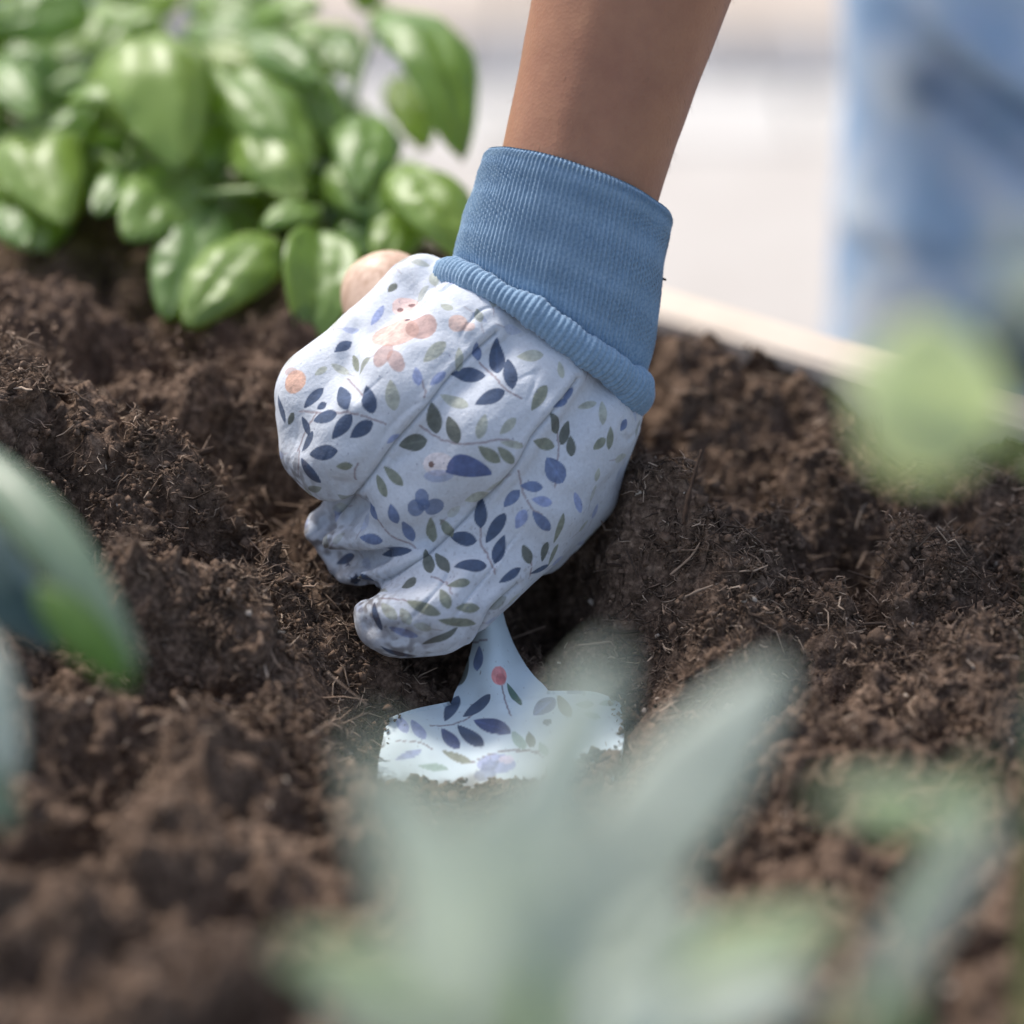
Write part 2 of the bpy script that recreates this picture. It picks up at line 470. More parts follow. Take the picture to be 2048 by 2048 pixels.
# calmer right under the hand and the blade
bc = W(960, 1400, 0.985)
calm = 1 - 0.6 * np.exp(-(((XY - bc[:2]) / 0.045) ** 2).sum(1))
FEAT = [  # clods and hollows: picture place, depth, height, radius
    (1310, 1045, 1.0, 0.019, 0.014), (1265, 975, 1.022, 0.012, 0.010), (595, 1085, 1.012, -0.013, 0.011), (670, 1190, 1.006, -0.008, 0.010), (1430, 1150, 0.992, 0.010, 0.016), (1560, 1030, 1.012, 0.010, 0.009), (1680, 1080, 1.025, -0.026, 0.017), (1130, 1250, 1.02, -0.010, 0.018),
    (1480, 930, 1.05, -0.012, 0.016), (1850, 1150, 1.01, 0.010, 0.016), (1960, 1330, 0.97, 0.012, 0.014), (1900, 1080, 1.03, -0.012, 0.012), (1620, 1330, 0.965, -0.012, 0.014), (1450, 1290, 0.975, 0.008, 0.012),
    (450, 870, 1.035, -0.018, 0.014), (520, 985, 1.018, -0.014, 0.012), (350, 960, 1.004, 0.008, 0.016), (150, 850, 1.004, 0.008, 0.016), (250, 790, 1.03, -0.014, 0.013), (90, 960, 0.985, -0.010, 0.012),
    (380, 1080, 0.985, -0.012, 0.010), (250, 1170, 0.965, 0.010, 0.014), (480, 1190, 0.975, 0.009, 0.012), (330, 1330, 0.94, -0.015, 0.014), (560, 1390, 0.945, 0.010, 0.014), (640, 1620, 0.90, -0.016, 0.012), (430, 1530, 0.91, 0.012, 0.016),
    (200, 1500, 0.905, -0.018, 0.018), (520, 1830, 0.85, -0.016, 0.014), (330, 1720, 0.87, 0.012, 0.018), (120, 1850, 0.84, 0.010, 0.018), (620, 700, 1.09, 0.008, 0.014), (330, 680, 1.075, -0.010, 0.014), (170, 660, 1.08, 0.010, 0.014), (1400, 760, 1.095, 0.010, 0.016), (1560, 860, 1.065, -0.012, 0.014)]
for (fx, fy, fd, fh, fr) in FEAT:
    c_ = W(fx, fy, fd)
    r2_ = ((XY - c_[:2]) ** 2).sum(1) / fr ** 2
    P3[:, 2] += fh * np.exp(-r2_ ** 1.5)
P3[:, 2] += D * calm
lat = 0.0035
P3[:, 0] += lat * perlin(P3 * 110, 8) + 0.0014 * perlin(P3 * 400, 9)
P3[:, 1] += lat * perlin(P3 * 110, 10) + 0.0014 * perlin(P3 * 400, 11)
# the blade presses the peat down
cell = {}
vis = BVW[:int(NB * 0.775), :int(NT * 0.975)].reshape(-1, 3)[::31]
order = np.argsort(gy)
keep_down = np.full(len(P3), 9.0)
bx0, bx1, by0, by1 = vis[:, 0].min() - 0.03, vis[:, 0].max() + 0.03, vis[:, 1].min() - 0.012, vis[:, 1].max() + 0.03
sel = np.where((P3[:, 0] > bx0) & (P3[:, 0] < bx1) & (P3[:, 1] > by0) & (P3[:, 1] < by1))[0]
for i0 in range(0, len(sel), 2000):
    ii = sel[i0:i0 + 2000]
    d2 = ((P3[ii, None, :2] - vis[None, :, :2]) ** 2).sum(2)
    j = d2.argmin(1)
    dist = np.sqrt(d2[np.arange(len(ii)), j])
    keep_down[ii] = vis[j, 2] - 0.003 + 1.25 * np.maximum(dist - 0.002, 0)
kd = keep_down + 0.0030 * (perlin(P3 * 130, 3) - 0.6) + 0.0016 * (perlin(P3 * 420, 5) - 0.5)
P3[:, 2] = np.minimum(P3[:, 2], kd)
rr = rear(P3[:, :2])
over = rr > -0.001
P3[over, :2] -= (rr[over] + 0.001)[:, None] * PNRM
fc = grid_faces(len(gx), len(gy))
cen = rear(XY)[fc].min(1)
fc = fc[cen < 0.012]
used = np.unique(fc)
remap = -np.ones(len(P3), int); remap[used] = np.arange(len(used))
soil = mk('soil', P3[used], remap[fc], M['peat'])
tag(soil, 'dark brown fibrous peat soil filling the raised bed', 'soil', kind='structure')
SURF = P3.reshape(len(gx), len(gy), 3)

# crumbs of peat
def surf_at(n, focus):
    """random soil points, most of them where the lens is sharp"""
    pts = []
    k = 0
    while k < n:
        m_ = n * 3
        if focus:
            x = RNG.uniform(-0.17, 0.18, m_); y = RNG.normal(-0.015, 0.055, m_)
        else:
            x = RNG.uniform(-0.26, 0.26, m_); y = RNG.uniform(-0.30, 0.30, m_)
        i = np.clip(np.searchsorted(gx, x), 0, len(gx) - 1); j = np.clip(np.searchsorted(gy, y), 0, len(gy) - 1)
        p = SURF[i, j]
        ok = rear(p[:, :2]) < -0.004
        dd = ((p[:, None, :2] - vis[None, ::5, :2]) ** 2).sum(2).min(1)
        ok &= dd > 0.004 ** 2
        p = p[ok]
        pts.append(p); k += len(p)
    return np.concatenate(pts)[:n]

t_ = (1 + 5 ** 0.5) / 2
ICO = np.array([(-1, t_, 0), (1, t_, 0), (-1, -t_, 0), (1, -t_, 0), (0, -1, t_), (0, 1, t_), (0, -1, -t_), (0, 1, -t_), (t_, 0, -1), (t_, 0, 1), (-t_, 0, -1), (-t_, 0, 1)], float)
ICO /= np.linalg.norm(ICO[0])
ICF = np.array([(0, 11, 5), (0, 5, 1), (0, 1, 7), (0, 7, 10), (0, 10, 11), (1, 5, 9), (5, 11, 4), (11, 10, 2), (10, 7, 6), (7, 1, 8), (3, 9, 4), (3, 4, 2), (3, 2, 6), (3, 6, 8), (3, 8, 9), (4, 9, 5), (2, 4, 11), (6, 2, 10), (8, 6, 7), (9, 8, 1)])
def crumbs(pts, rad):
    n = len(pts)
    q = RNG.normal(size=(n, 4)); q /= np.linalg.norm(q, axis=1)[:, None]
    a, b_, c, d = q.T
    R = np.stack([1 - 2 * (c * c + d * d), 2 * (b_ * c - a * d), 2 * (b_ * d + a * c), 2 * (b_ * c + a * d), 1 - 2 * (b_ * b_ + d * d), 2 * (c * d - a * b_), 2 * (b_ * d - a * c), 2 * (c * d + a * b_), 1 - 2 * (b_ * b_ + c * c)], 1).reshape(n, 3, 3)
    scl = RNG.uniform(0.25, 1.45, (n, 1, 3))
    v = ICO[None] * RNG.uniform(0.4, 1.45, (n, 12, 1)) * scl * rad[:, None, None]
    v = np.einsum('nij,nkj->nki', R, v) + pts[:, None, :]
    f = ICF[None] + (np.arange(n) * 12)[:, None, None]
    return v.reshape(-1, 3), f.reshape(-1, 3)
pa = surf_at(12000, True); pb = surf_at(5000, False)
ra = np.clip(np.exp(RNG.normal(math.log(0.00045), 0.45, len(pa))), 0, 0.0013); rb = np.exp(RNG.normal(math.log(0.0010), 0.5, len(pb)))
# clods: tight balls of small crumbs
cl = np.concatenate([surf_at(260, True), surf_at(260, False)])
cr = np.exp(RNG.normal(math.log(0.0050), 0.45, len(cl)))
q = RNG.normal(size=(len(cl), 38, 3)); q /= np.linalg.norm(q, axis=2)[..., None]
clod = (cl[:, None] + q * (cr[:, None] * RNG.uniform(0.35, 1.0, (len(cl), 38)) ** 0.5)[..., None] * np.array([1, 1, 0.75]) + np.array([0, 0, 1]) * cr[:, None, None] * 0.3).reshape(-1, 3)
rc = np.clip(np.exp(RNG.normal(math.log(0.00062), 0.4, len(clod))), 0, 0.0015)
pts = np.concatenate([pa, pb, clod]); rad = np.clip(np.concatenate([ra, rb, rc]), 0.0003, 0.0024)
pts[:, 2] += rad * RNG.uniform(-0.2, 0.8, len(rad))
v, f = crumbs(pts, rad)
tag(mk('soil_crumbs', v, f, M['crumb'], smooth=False), 'loose crumbs of brown peat scattered over the soil', 'crumbs', kind='stuff')

# bark chips and pale flecks mixed into the peat
bq = np.concatenate([surf_at(110, True), surf_at(150, False)]); bq[:, 2] += 0.0004
v, f = crumbs(bq, np.clip(np.exp(RNG.normal(math.log(0.0011), 0.35, len(bq))), 0, 0.002))
v = v.reshape(-1, 12, 3); vc = v.mean(1, keepdims=True); ax3 = RNG.normal(size=(len(v), 1, 3)); ax3 /= np.linalg.norm(ax3, axis=2, keepdims=True)
v = v + ax3 * ((v - vc) * ax3).sum(2, keepdims=True) * 1.6
tag(mk('bark_chips', v.reshape(-1, 3), f, M['twig'], smooth=False), 'dark bark chips mixed into the peat', 'bark chips', kind='stuff')
bq = np.concatenate([surf_at(110, True), surf_at(120, False)]); bq[:, 2] += 0.0005
v, f = crumbs(bq, np.exp(RNG.normal(math.log(0.0007), 0.35, len(bq))))
tag(mk('pale_flecks', v, f, M['fleck'], smooth=False), 'small pale flecks scattered in the peat', 'flecks', kind='stuff')

# fibres and rootlets
def fibres(pts, length, rad, seg=4):
    n = len(pts)
    az = RNG.uniform(0, 2 * math.pi, n); el = RNG.normal(0.1, 0.4, n)
    d = np.stack([np.cos(az) * np.cos(el), np.sin(az) * np.cos(el), np.sin(el)], 1)
    bend = RNG.normal(size=(n, 3)) * 0.5
    bend2 = RNG.normal(size=(n, 3)) * 0.35
    s = np.linspace(-0.5, 0.5, seg)
    c = pts[:, None] + length[:, None, None] * (s[None, :, None] * d[:, None] + (s[None, :, None] ** 2 - 0.1) * bend[:, None] + np.sin(s * 9)[None, :, None] * 0.12 * bend2[:, None])
    e1 = np.cross(d, np.array([0.2, 0.5, 0.84])); e1 /= np.linalg.norm(e1, axis=1)[:, None]
    e2 = np.cross(d, e1)
    taper = np.array([0.5, 1.0, 0.95, 0.35])
    vs = []
    for a in (0, 2.094, 4.189):
        vs.append(c + (rad[:, None] * taper[None])[..., None] * (math.cos(a) * e1 + math.sin(a) * e2)[:, None])
    v = np.stack(vs, 2)                                   # n, seg, 3, 3
    base = (np.arange(n) * seg * 3)[:, None]
    fs = []
    for k in range(seg - 1):
        for a in range(3):
            a1 = (a + 1) % 3
            fs.append(np.stack([base[:, 0] + k * 3 + a, base[:, 0] + k * 3 + a1, base[:, 0] + (k + 1) * 3 + a1, base[:, 0] + (k + 1) * 3 + a], 1))
    return v.reshape(-1, 3), np.concatenate(fs)
pa = surf_at(38000, True); pa = pa[perlin(pa * 45, 12) + RNG.normal(0, 0.15, len(pa)) > -0.05]; pb = surf_at(3000, False)
pts = np.concatenate([pa, pb, clod[RNG.integers(0, len(clod), 6000)]]); pts[:, 2] += RNG.uniform(-0.0004, 0.0014, len(pts))
ln = np.clip(np.exp(RNG.normal(math.log(0.0038), 0.6, len(pts))), 0.0015, 0.022)
rd = np.clip(np.exp(RNG.normal(math.log(0.00015), 0.35, len(pts))), 0.00006, 0.0004) * (1 + ln / 0.02)
v, f = fibres(pts, ln, rd)
tag(mk('soil_fibres', v, f, M['fibre']), 'fine tan fibres and rootlets lying on the peat', 'fibres', kind='stuff')

# ------------------------------------------------------------------ raised bed boards
def box(c, ax, ay, az):
    """box from centre and three half vectors, with small chamfers"""
    c, ax, ay, az = map(lambda q: np.asarray(q, float), (c, ax, ay, az))
    k = 0.0025
    v = []
    L = [np.linalg.norm(a) for a in (ax, ay, az)]
    for i in range(3):
        for sx in (-1, 1):
            for sy in (-1, 1):
                for sz in (-1, 1):
                    s = [1 - k / L[0], 1 - k / L[1], 1 - k / L[2]]
                    s[i] = 1.0
                    v.append(c + sx * s[0] * ax + sy * s[1] * ay + sz * s[2] * az)
    return np.array(v)
def hull_obj(name, pts, mat, parent=None, smooth=False):
    import bmesh
    off = np.zeros(3); p = parent
    while p is not None:
        off += np.array(p.location); p = p.parent
    bm = bmesh.new()
    for q in pts: bm.verts.new(q - off)
    bmesh.ops.convex_hull(bm, input=bm.verts)
    bmesh.ops.dissolve_limit(bm, angle_limit=0.02, verts=bm.verts, edges=bm.edges)
    me = bpy.data.meshes.new(name); bm.to_mesh(me); bm.free()
    me.materials.append(mat)
    o = bpy.data.objects.new(name, me); COL.objects.link(o)
    if parent: o.parent = parent
    return o
PAVE = -0.45
mid2 = (PA + PB) / 2
bed = empty('raised_bed', (mid2[0], mid2[1], PAVE))
tag(bed, 'pale wooden boards edging the raised bed behind the soil', 'raised bed')
D3 = np.array([PDIR[0], PDIR[1], 0]); N3 = np.array([PNRM[0], PNRM[1], 0]); Z3 = np.array([0, 0, 1.0])
hl = np.linalg.norm(PB - PA) / 2
for k in range(3):
    h = 0.15
    zc = ZTOP - h / 2 - k * (h + 0.004)
    hull_obj('board', box([mid2[0] + N3[0] * 0.0105, mid2[1] + N3[1] * 0.0105, zc], D3 * hl, N3 * 0.010, Z3 * h / 2), M['plank'], bed)
for s in (-0.9, 0.42):
    c = mid2 + PDIR * hl * s + PNRM * 0.0445
    hull_obj('post', box([c[0], c[1], (ZTOP - 0.02 + PAVE) / 2], D3 * 0.023, N3 * 0.0225, Z3 * (ZTOP - 0.02 - PAVE) / 2), M['plank'], bed)

# ------------------------------------------------------------------ paving beyond the bed
gr = 60.0
ground = mk('ground', [(-gr, -gr, PAVE - 0.03), (gr, -gr, PAVE - 0.03), (gr, gr, PAVE - 0.03), (-gr, gr, PAVE - 0.03)], [(0, 1, 2, 3)], M['terrain'], smooth=False)
tag(ground, 'pale sandy ground reaching into the distance', 'ground', kind='structure')
pav = mk('paving', [(-2.5, -0.5, PAVE - 0.022), (2.5, -0.5, PAVE - 0.022), (2.5, 3.6, PAVE - 0.022), (-2.5, 3.6, PAVE - 0.022)], [(0, 1, 2, 3)], M['bedding'], smooth=False)
tag(pav, 'light paving stones on the path behind the raised bed', 'paving', kind='structure')
def course(name, y0, y1, wd_, mat, x0=-1.8, x1=1.8, gap=0.006, off=0.0):
    x = x0 + off
    mesh = None
    while x < x1:
        c = ((x + wd_ / 2), (y0 + y1) / 2, PAVE - 0.012 + random.uniform(-0.0015, 0.0015))
        if mesh is None:
            o = hull_obj(name, box((0, 0, 0), (wd_ / 2 - gap / 2, 0, 0), (0, (y1 - y0) / 2 - gap / 2, 0), (0, 0, 0.012)), mat)
            mesh = o.data
        else:
            o = bpy.data.objects.new(name, mesh); COL.objects.link(o)
        o.parent = pav
        o.location = c
        o.rotation_euler = (random.uniform(-0.003, 0.003), random.uniform(-0.003, 0.003), 0)
        x += wd_
for k in range(4):
    course('paving_slab', -0.31 + 0.4 * k, 0.09 + 0.4 * k, 0.4, M['slab'], off=0.2 * (k % 2))
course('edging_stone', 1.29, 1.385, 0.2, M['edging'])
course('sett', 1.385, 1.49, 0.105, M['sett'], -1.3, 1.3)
for k in range(4):
    course('flagstone', 1.49 + 0.45 * k, 1.94 + 0.45 * k, 0.45, M['flag'], off=0.17 * (k % 2))

# ------------------------------------------------------------------ glove: a fist grown from finger, thumb and palm volumes
def surface_nets(F, org, h):
    S = F < 0
    nx, ny, nz = F.shape
    acc = np.zeros((nx - 1, ny - 1, nz - 1, 3), np.float32); cnt = np.zeros((nx - 1, ny - 1, nz - 1), np.float32)
    cor = [(i, j, k) for i in (0, 1) for j in (0, 1) for k in (0, 1)]
    sub = lambda A, c: A[c[0]:nx - 1 + c[0], c[1]:ny - 1 + c[1], c[2]:nz - 1 + c[2]]
    for a in cor:
        for ax in range(3):
            if a[ax]: continue
            b_ = tuple(1 if q == ax else a[q] for q in range(3))
            fa, fb = sub(F, a), sub(F, b_)
            x = sub(S, a) != sub(S, b_)
            t = np.where(x, fa / np.where(x, fa - fb, 1), 0)
            for q in range(3):
                acc[..., q] += np.where(x, a[q] + (t if q == ax else 0), 0)
            cnt += x
    act = cnt > 0
    idx = -np.ones(act.shape, np.int64); idx[act] = np.arange(act.sum())
    cell = np.argwhere(act)
    V = (cell + acc[act] / cnt[act][:, None]) * h + org
    Q = []
    for ax in range(3):
        a1, a2 = (ax + 1) % 3, (ax + 2) % 3
        sl0 = [slice(None)] * 3; sl1 = [slice(None)] * 3
        sl0[ax] = slice(0, -1); sl1[ax] = slice(1, None)
        x = S[tuple(sl0)] != S[tuple(sl1)]
        e = np.argwhere(x)
        ok = (e[:, a1] > 0) & (e[:, a2] > 0) & (e[:, a1] < F.shape[a1] - 1) & (e[:, a2] < F.shape[a2] - 1)
        e = e[ok]
        ins = S[tuple(e.T)]
        def g(d1, d2):
            c = e.copy(); c[:, a1] += d1; c[:, a2] += d2
            return idx[tuple(c.T)]
        q = np.stack([g(-1, -1), g(0, -1), g(0, 0), g(-1, 0)], 1)
        q[~ins] = q[~ins][:, ::-1]
        Q.append(q)
    return V, np.concatenate(Q)

def chain(P, pts):
    """tapered capsule chain; pts in (px, py, w, r mm)"""
    best = None
    for (a, b_) in zip(pts[:-1], pts[1:]):
        A = cs(*a[:3]).astype(np.float32); B = cs(*b_[:3]).astype(np.float32)
        ba = B - A
        t = np.clip(((P - A) @ ba) / (ba @ ba), 0, 1)
        d = np.sqrt((((P - A) - t[..., None] * ba) ** 2).sum(-1)) - (a[3] + t * (b_[3] - a[3]))
        best = d if best is None else np.minimum(best, d)
    return best
def smin(a, b_, k):
    h = np.clip(0.5 + 0.5 * (b_ - a) / k, 0, 1)
    return b_ + (a - b_) * h - k * h * (1 - h)

GH = 1.42
lo = np.array([-82.0, -52.0, -62.0]); hi = np.array([48.0, 84.0, 42.0])
ax_ = [np.arange(lo[i], hi[i], GH, dtype=np.float32) for i in range(3)]
PG = np.stack(np.meshgrid(*ax_, indexing='ij'), -1)
parts = [
    # index finger and the back of the hand behind it
    ([(1165, 850, -6, 15.5), (1055, 1000, -2, 18.0), (940, 1075, 0, 14.0), (765, 1108, -9, 8.5)], 0),
    # middle finger
    ([(1070, 760, -2, 18.0), (960, 870, 5, 19.5), (820, 985, 4, 14.0), (705, 1055, -16, 8.8)], 4.5),
    # ring finger
    ([(940, 680, -2, 18.0), (820, 790, 4, 19.0), (710, 880, 3, 15.5), (676, 925, 0, 13.0)], 3.8),
    # little finger
    ([(830, 600, -12, 11.0), (735, 720, -8, 14.0), (655, 790, -5, 15.5), (642, 890, -6, 12.6)], 4.5),
    # palm and heel behind, filling the grip
    ([(1090, 760, -22, 20.0), (900, 880, -22, 20.0), (900, 1050, -22, 15.0)], 8.0),
    # fingers going round the handle
    ([(668, 900, -16, 10.5), (720, 900, -38, 10.0), (850, 860, -46, 9.5)], 5.0),
    ([(705, 1030, -12, 9.5), (760, 1000, -36, 9.5), (880, 950, -44, 9.0)], 4.0),
    ([(775, 1095, -12, 8.5), (830, 1070, -34, 9.0), (930, 1030, -42, 9.0)], 4.0),
    # heel up to the cuff
    ([(850, 560, -10, 7.5), (1000, 660, -8, 15.0), (1200, 800, -12, 11.0)], 6.0),
    ([(1215, 830, -14, 9.0), (1160, 980, -14, 11.5), (1080, 1090, -12, 9.0)], 6.0),
    # crumpled cloth at the finger tips
    ([(660, 1090, -14, 4.6), (695, 1130, -12, 5.2), (745, 1152, 0, 4.8), (840, 1112, 8, 4.6)], 1.8),
    ([(640, 1045, -14, 3.6), (632, 1066, -12, 3.6)], 2.0),
    ([(672, 1086, -4, 4.2), (745, 1078, 4, 4.8), (830, 1056, 9, 4.4)], 1.8),
    # thumb, lying over the neck of the trowel
    ([(1060, 1075, 0, 10.5), (960, 1160, 6, 11.5), (880, 1215, 9, 13.2), (805, 1240, 8, 11.5), (768, 1240, 6, 8.8)], 3.2),
]
F = np.full(PG.shape[:3], 60.0, np.float32)
def bounded(pts_, pad):
    q = np.array([cs(*p[:3]) for p in pts_]); r_ = max(p[3] for p in pts_) + pad
    a0 = np.clip(((q.min(0) - r_ - lo) / GH).astype(int), 0, None); a1 = ((q.max(0) + r_ - lo) / GH).astype(int) + 1
    return tuple(slice(a0[i], min(a1[i], F.shape[i])) for i in range(3))
for pts_, k in parts:
    sl_ = bounded(pts_, 12)
    d = chain(PG[sl_], pts_)
    F[sl_] = smin(F[sl_], d, max(k, 0.1))
CARVE = [   # gaps between the curled finger tips and the thumb
    ([(668, 1122, -6, 4.6), (722, 1122, 0, 4.2), (772, 1112, 6, 2.4)], 1.6),
    ([(648, 1040, -8, 3.4), (668, 1078, -6, 3.0)], 1.6),
    ([(606, 1012, -8, 5.0), (690, 1014, 2, 3.8), (748, 1000, 8, 1.8)], 2.2),
    ([(724, 1180, -2, 4.0), (748, 1184, 8, 2.2)], 1.6)]
for pts_, k in CARVE:
    sl_ = bounded(pts_, 12)
    d = chain(PG[sl_], pts_)
    F[sl_] = -smin(-F[sl_], d, k)
V, Q = surface_nets(F, lo, GH)
tmp = bpy.data.meshes.new('tmp'); tmp.from_pydata(V.tolist(), [], Q.tolist()); tmp.update()
to = bpy.data.objects.new('tmp', tmp); COL.objects.link(to)
md = to.modifiers.new('s', 'SMOOTH'); md.iterations = 2; md.factor = 0.5
md = to.modifiers.new('d', 'SUBSURF'); md.levels = 2; md.render_levels = 2
dg = bpy.context.evaluated_depsgraph_get()
ev = to.evaluated_get(dg).to_mesh()
n_ = len(ev.vertices)
GV = np.zeros(n_ * 3, np.float32); ev.vertices.foreach_get('co', GV); GV = GV.reshape(-1, 3).astype(np.float64)
GN = np.zeros(n_ * 3, np.float32); ev.vertex_normals.foreach_get('vector', GN); GN = GN.reshape(-1, 3).astype(np.float64)
GF = np.zeros(len(ev.polygons) * 4, np.int32); ev.loops.foreach_get('vertex_index', GF); GF = GF.reshape(-1, 4)
to.evaluated_get(dg).to_mesh_clear()
bpy.data.objects.remove(to); bpy.data.meshes.remove(tmp)

def to_px(v):
    d = (1000 - v[:, 2])
    return np.stack([1024 + v[:, 0] / d / 0.15 * 1024, 1024 - v[:, 1] / d / 0.15 * 1024], 1)
Z1 = lambda p: np.array([500 + p[0] * 0.43478, 480 + p[1] * 0.43478])
Z2 = lambda p: np.array([600 + p[0] * 0.38302, 950 + p[1] * 0.38302])

def seg_dist(pp, poly):
    res = np.full(len(pp), 1e4)
    l0, l1 = poly.min(0) - 90, poly.max(0) + 90
    ii = np.where((pp[:, 0] > l0[0]) & (pp[:, 0] < l1[0]) & (pp[:, 1] > l0[1]) & (pp[:, 1] < l1[1]) & (front > 0))[0]
    pp = pp[ii]
    best = np.full(len(pp), 1e8)
    for a, b_ in zip(poly[:-1], poly[1:]):
        ba = b_ - a
        t = np.clip(((pp - a) @ ba) / (ba @ ba), 0, 1)
        best = np.minimum(best, ((pp - a - t[:, None] * ba) ** 2).sum(1))
    res[ii] = np.sqrt(best)
    return res

# creases and seams of the cloth
GP = to_px(GV)
front = smooth01((GN[:, 2] + 0.15) / 0.4)
SEAM = [
    [(1500, 640), (1400, 770), (1300, 900), (1220, 1040), (1080, 1190), (960, 1310), (840, 1430), (720, 1510), (600, 1570)],
    [(1130, 425), (1000, 545), (900, 650), (830, 745), (740, 850), (640, 965), (560, 1080), (470, 1190), (400, 1260)],
    [(1230, 1580), (1110, 1690), (1060, 1790), (1040, 1850)]]
disp = np.zeros(n_)
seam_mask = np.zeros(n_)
for sm in SEAM:
    pl = catmull([Z1(p) for p in sm], 28)
    dd = seg_dist(GP, pl)
    disp -= 0.75 * np.exp(-(dd / 3.2) ** 2) * front
    disp += 0.55 * np.exp(-((dd - 13) / 9) ** 2) * front
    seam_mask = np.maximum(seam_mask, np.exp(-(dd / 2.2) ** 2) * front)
CREASE = [  # polyline in enlarged picture units, depth mm, width px
    ([(475, 420), (462, 560), (480, 700)], 1.3, 16), ([(240, 1120), (330, 1170), (430, 1160), (520, 1060)], 0.8, 26),
    ([(370, 1300), (480, 1260), (560, 1230)], 0.5, 18), ([(380, 1440), (520, 1440), (660, 1400), (780, 1350)], 0.4, 16),
    ([(560, 1520), (680, 1470), (800, 1400)], 0.4, 14), ([(500, 1600), (620, 1580), (760, 1560), (900, 1540)], 1.5, 20),
    ([(900, 400), (1010, 470), (1100, 560)], 0.6, 20), ([(1180, 480), (1300, 600), (1360, 700)], 0.6, 22),
    ([(700, 200), (760, 300), (800, 420)], 0.8, 18), ([(820, 120), (900, 260), (1010, 360)], 0.7, 14),
    ([(1560, 720), (1500, 860), (1480, 1000)], 0.7, 26), ([(1650, 850), (1600, 1000), (1520, 1180)], 0.7, 24),
    ([(1360, 1100), (1420, 1250), (1380, 1400)], 0.6, 26), ([(300, 640), (420, 600), (560, 640)], 0.6, 26),
    ([(250, 900), (340, 940), (480, 930)], 0.5, 26), ([(640, 1180), (760, 1130), (900, 1140)], 0.5, 26),
    ([(880, 1250), (1000, 1240), (1060, 1200)], 0.5, 20), ([(560, 1780), (700, 1830), (860, 1830), (1000, 1780)], 0.9, 16),
    ([(690, 1640), (800, 1600), (960, 1610), (1100, 1580)], 0.7, 20)]
for pl, dep, wd_ in CREASE:
    dd = seg_dist(GP, catmull([Z1(p) for p in pl], 10))
    disp += dep * (0.45 * np.exp(-((dd - 1.9 * wd_) / wd_) ** 2) - np.exp(-(dd / wd_) ** 2)) * front
ang = math.radians(225)
along = GV @ np.array([math.cos(ang), math.sin(ang), 0]); across = GV @ np.array([-math.sin(ang), math.cos(ang), 0])
wr = np.stack([along / 26, across / 9, GV[:, 2] / 14], 1)
disp += 0.65 * perlin(wr, 21) + 0.13 * perlin(wr * 2.3, 22) + 0.04 * perlin(GV / 3.0, 23)
pull = perlin(np.stack([along / 34, across / 11, GV[:, 2] / 20], 1), 24)
where = smooth01(perlin(GV / 22, 25) * 1.8 + 0.35) * (0.4 + 0.6 * smooth01((GP[:, 1] - 900) / 250) + 0.5 * np.exp(-(seg_dist(GP, np.array([[880, 560], [1080, 690], [1270, 850]], float)) / 60) ** 2))
disp -= 0.55 * np.exp(-(pull / 0.055) ** 2) * where
disp += 0.28 * np.exp(-((pull - 0.16) / 0.09) ** 2) * where
GV = GV + GN * disp[:, None]
GP = to_px(GV)

# ---- the print
NAVY, MID, LIGHT = lin(60, 78, 108), lin(104, 121, 158), lin(148, 161, 200)
DOL, OL, LOL = lin(94, 99, 90), lin(132, 137, 120), lin(174, 178, 166)
PINK, BRN, ORA, STEMC = lin(208, 178, 166), lin(174, 142, 134), lin(220, 172, 146), lin(150, 134, 138)
GREEN, ROSE = lin(72, 108, 92), lin(226, 148, 146)
BINS = {}
def bin_query(PX, c, r_):
    key = id(PX)
    if key not in BINS:
        b_ = np.clip((PX / 16).astype(int), 0, 127)
        code = b_[:, 1] * 128 + b_[:, 0]
        o_ = np.argsort(code, kind='stable')
        BINS[key] = (o_, np.searchsorted(code[o_], np.arange(128 * 128 + 1)))
    o_, st_ = BINS[key]
    x0, x1 = np.clip([int((c[0] - r_) / 16), int((c[0] + r_) / 16)], 0, 127)
    y0, y1 = np.clip([int((c[1] - r_) / 16), int((c[1] + r_) / 16)], 0, 127)
    return np.concatenate([o_[st_[y * 128 + x0]:st_[y * 128 + x1 + 1]] for y in range(y0, y1 + 1)])
def surf_pt(px, V, N, PX):
    ii = bin_query(PX, px, 4)
    if len(ii):
        d2 = ((PX[ii] - px) ** 2).sum(1)
        near = ii[d2 < 16]
        if len(near): return near[V[near, 2].argmax()]
    return ((PX - px) ** 2).sum(1).argmin()
def stamp(V, N, PX, C, a, b_, wpx, col, shape='leaf', mm=150 / 1024, alpha=0.92):
    ia, ib, im = surf_pt(a, V, N, PX), surf_pt(b_, V, N, PX), surf_pt((a + b_) / 2, V, N, PX)
    pa_, pb_, pm = V[ia], V[ib], V[im]
    L = np.linalg.norm(pb_ - pa_)
    lim = 1.7 * np.linalg.norm(b_ - a) * mm + 0.5
    n0 = N[im]
    e1 = pb_ - pa_
    if L > lim or L < 1e-6:
        e1 = np.array([b_[0] - a[0], -(b_[1] - a[1]), 0.0]) * mm; L = np.linalg.norm(e1); c = pm
    else:
        c = 0.5 * (0.5 * (pa_ + pb_) + pm)
    e1 = norm(e1 - n0 * (e1 @ n0)); e2 = np.cross(n0, e1)
    if shape == 'leaf': L *= 1.15; wpx *= 1.10
    if shape == 'blob': L *= 1.12; wpx *= 1.12
    paint(V, N, C, c, n0, e1, e2, L, wpx * mm, col, shape, alpha, PX)
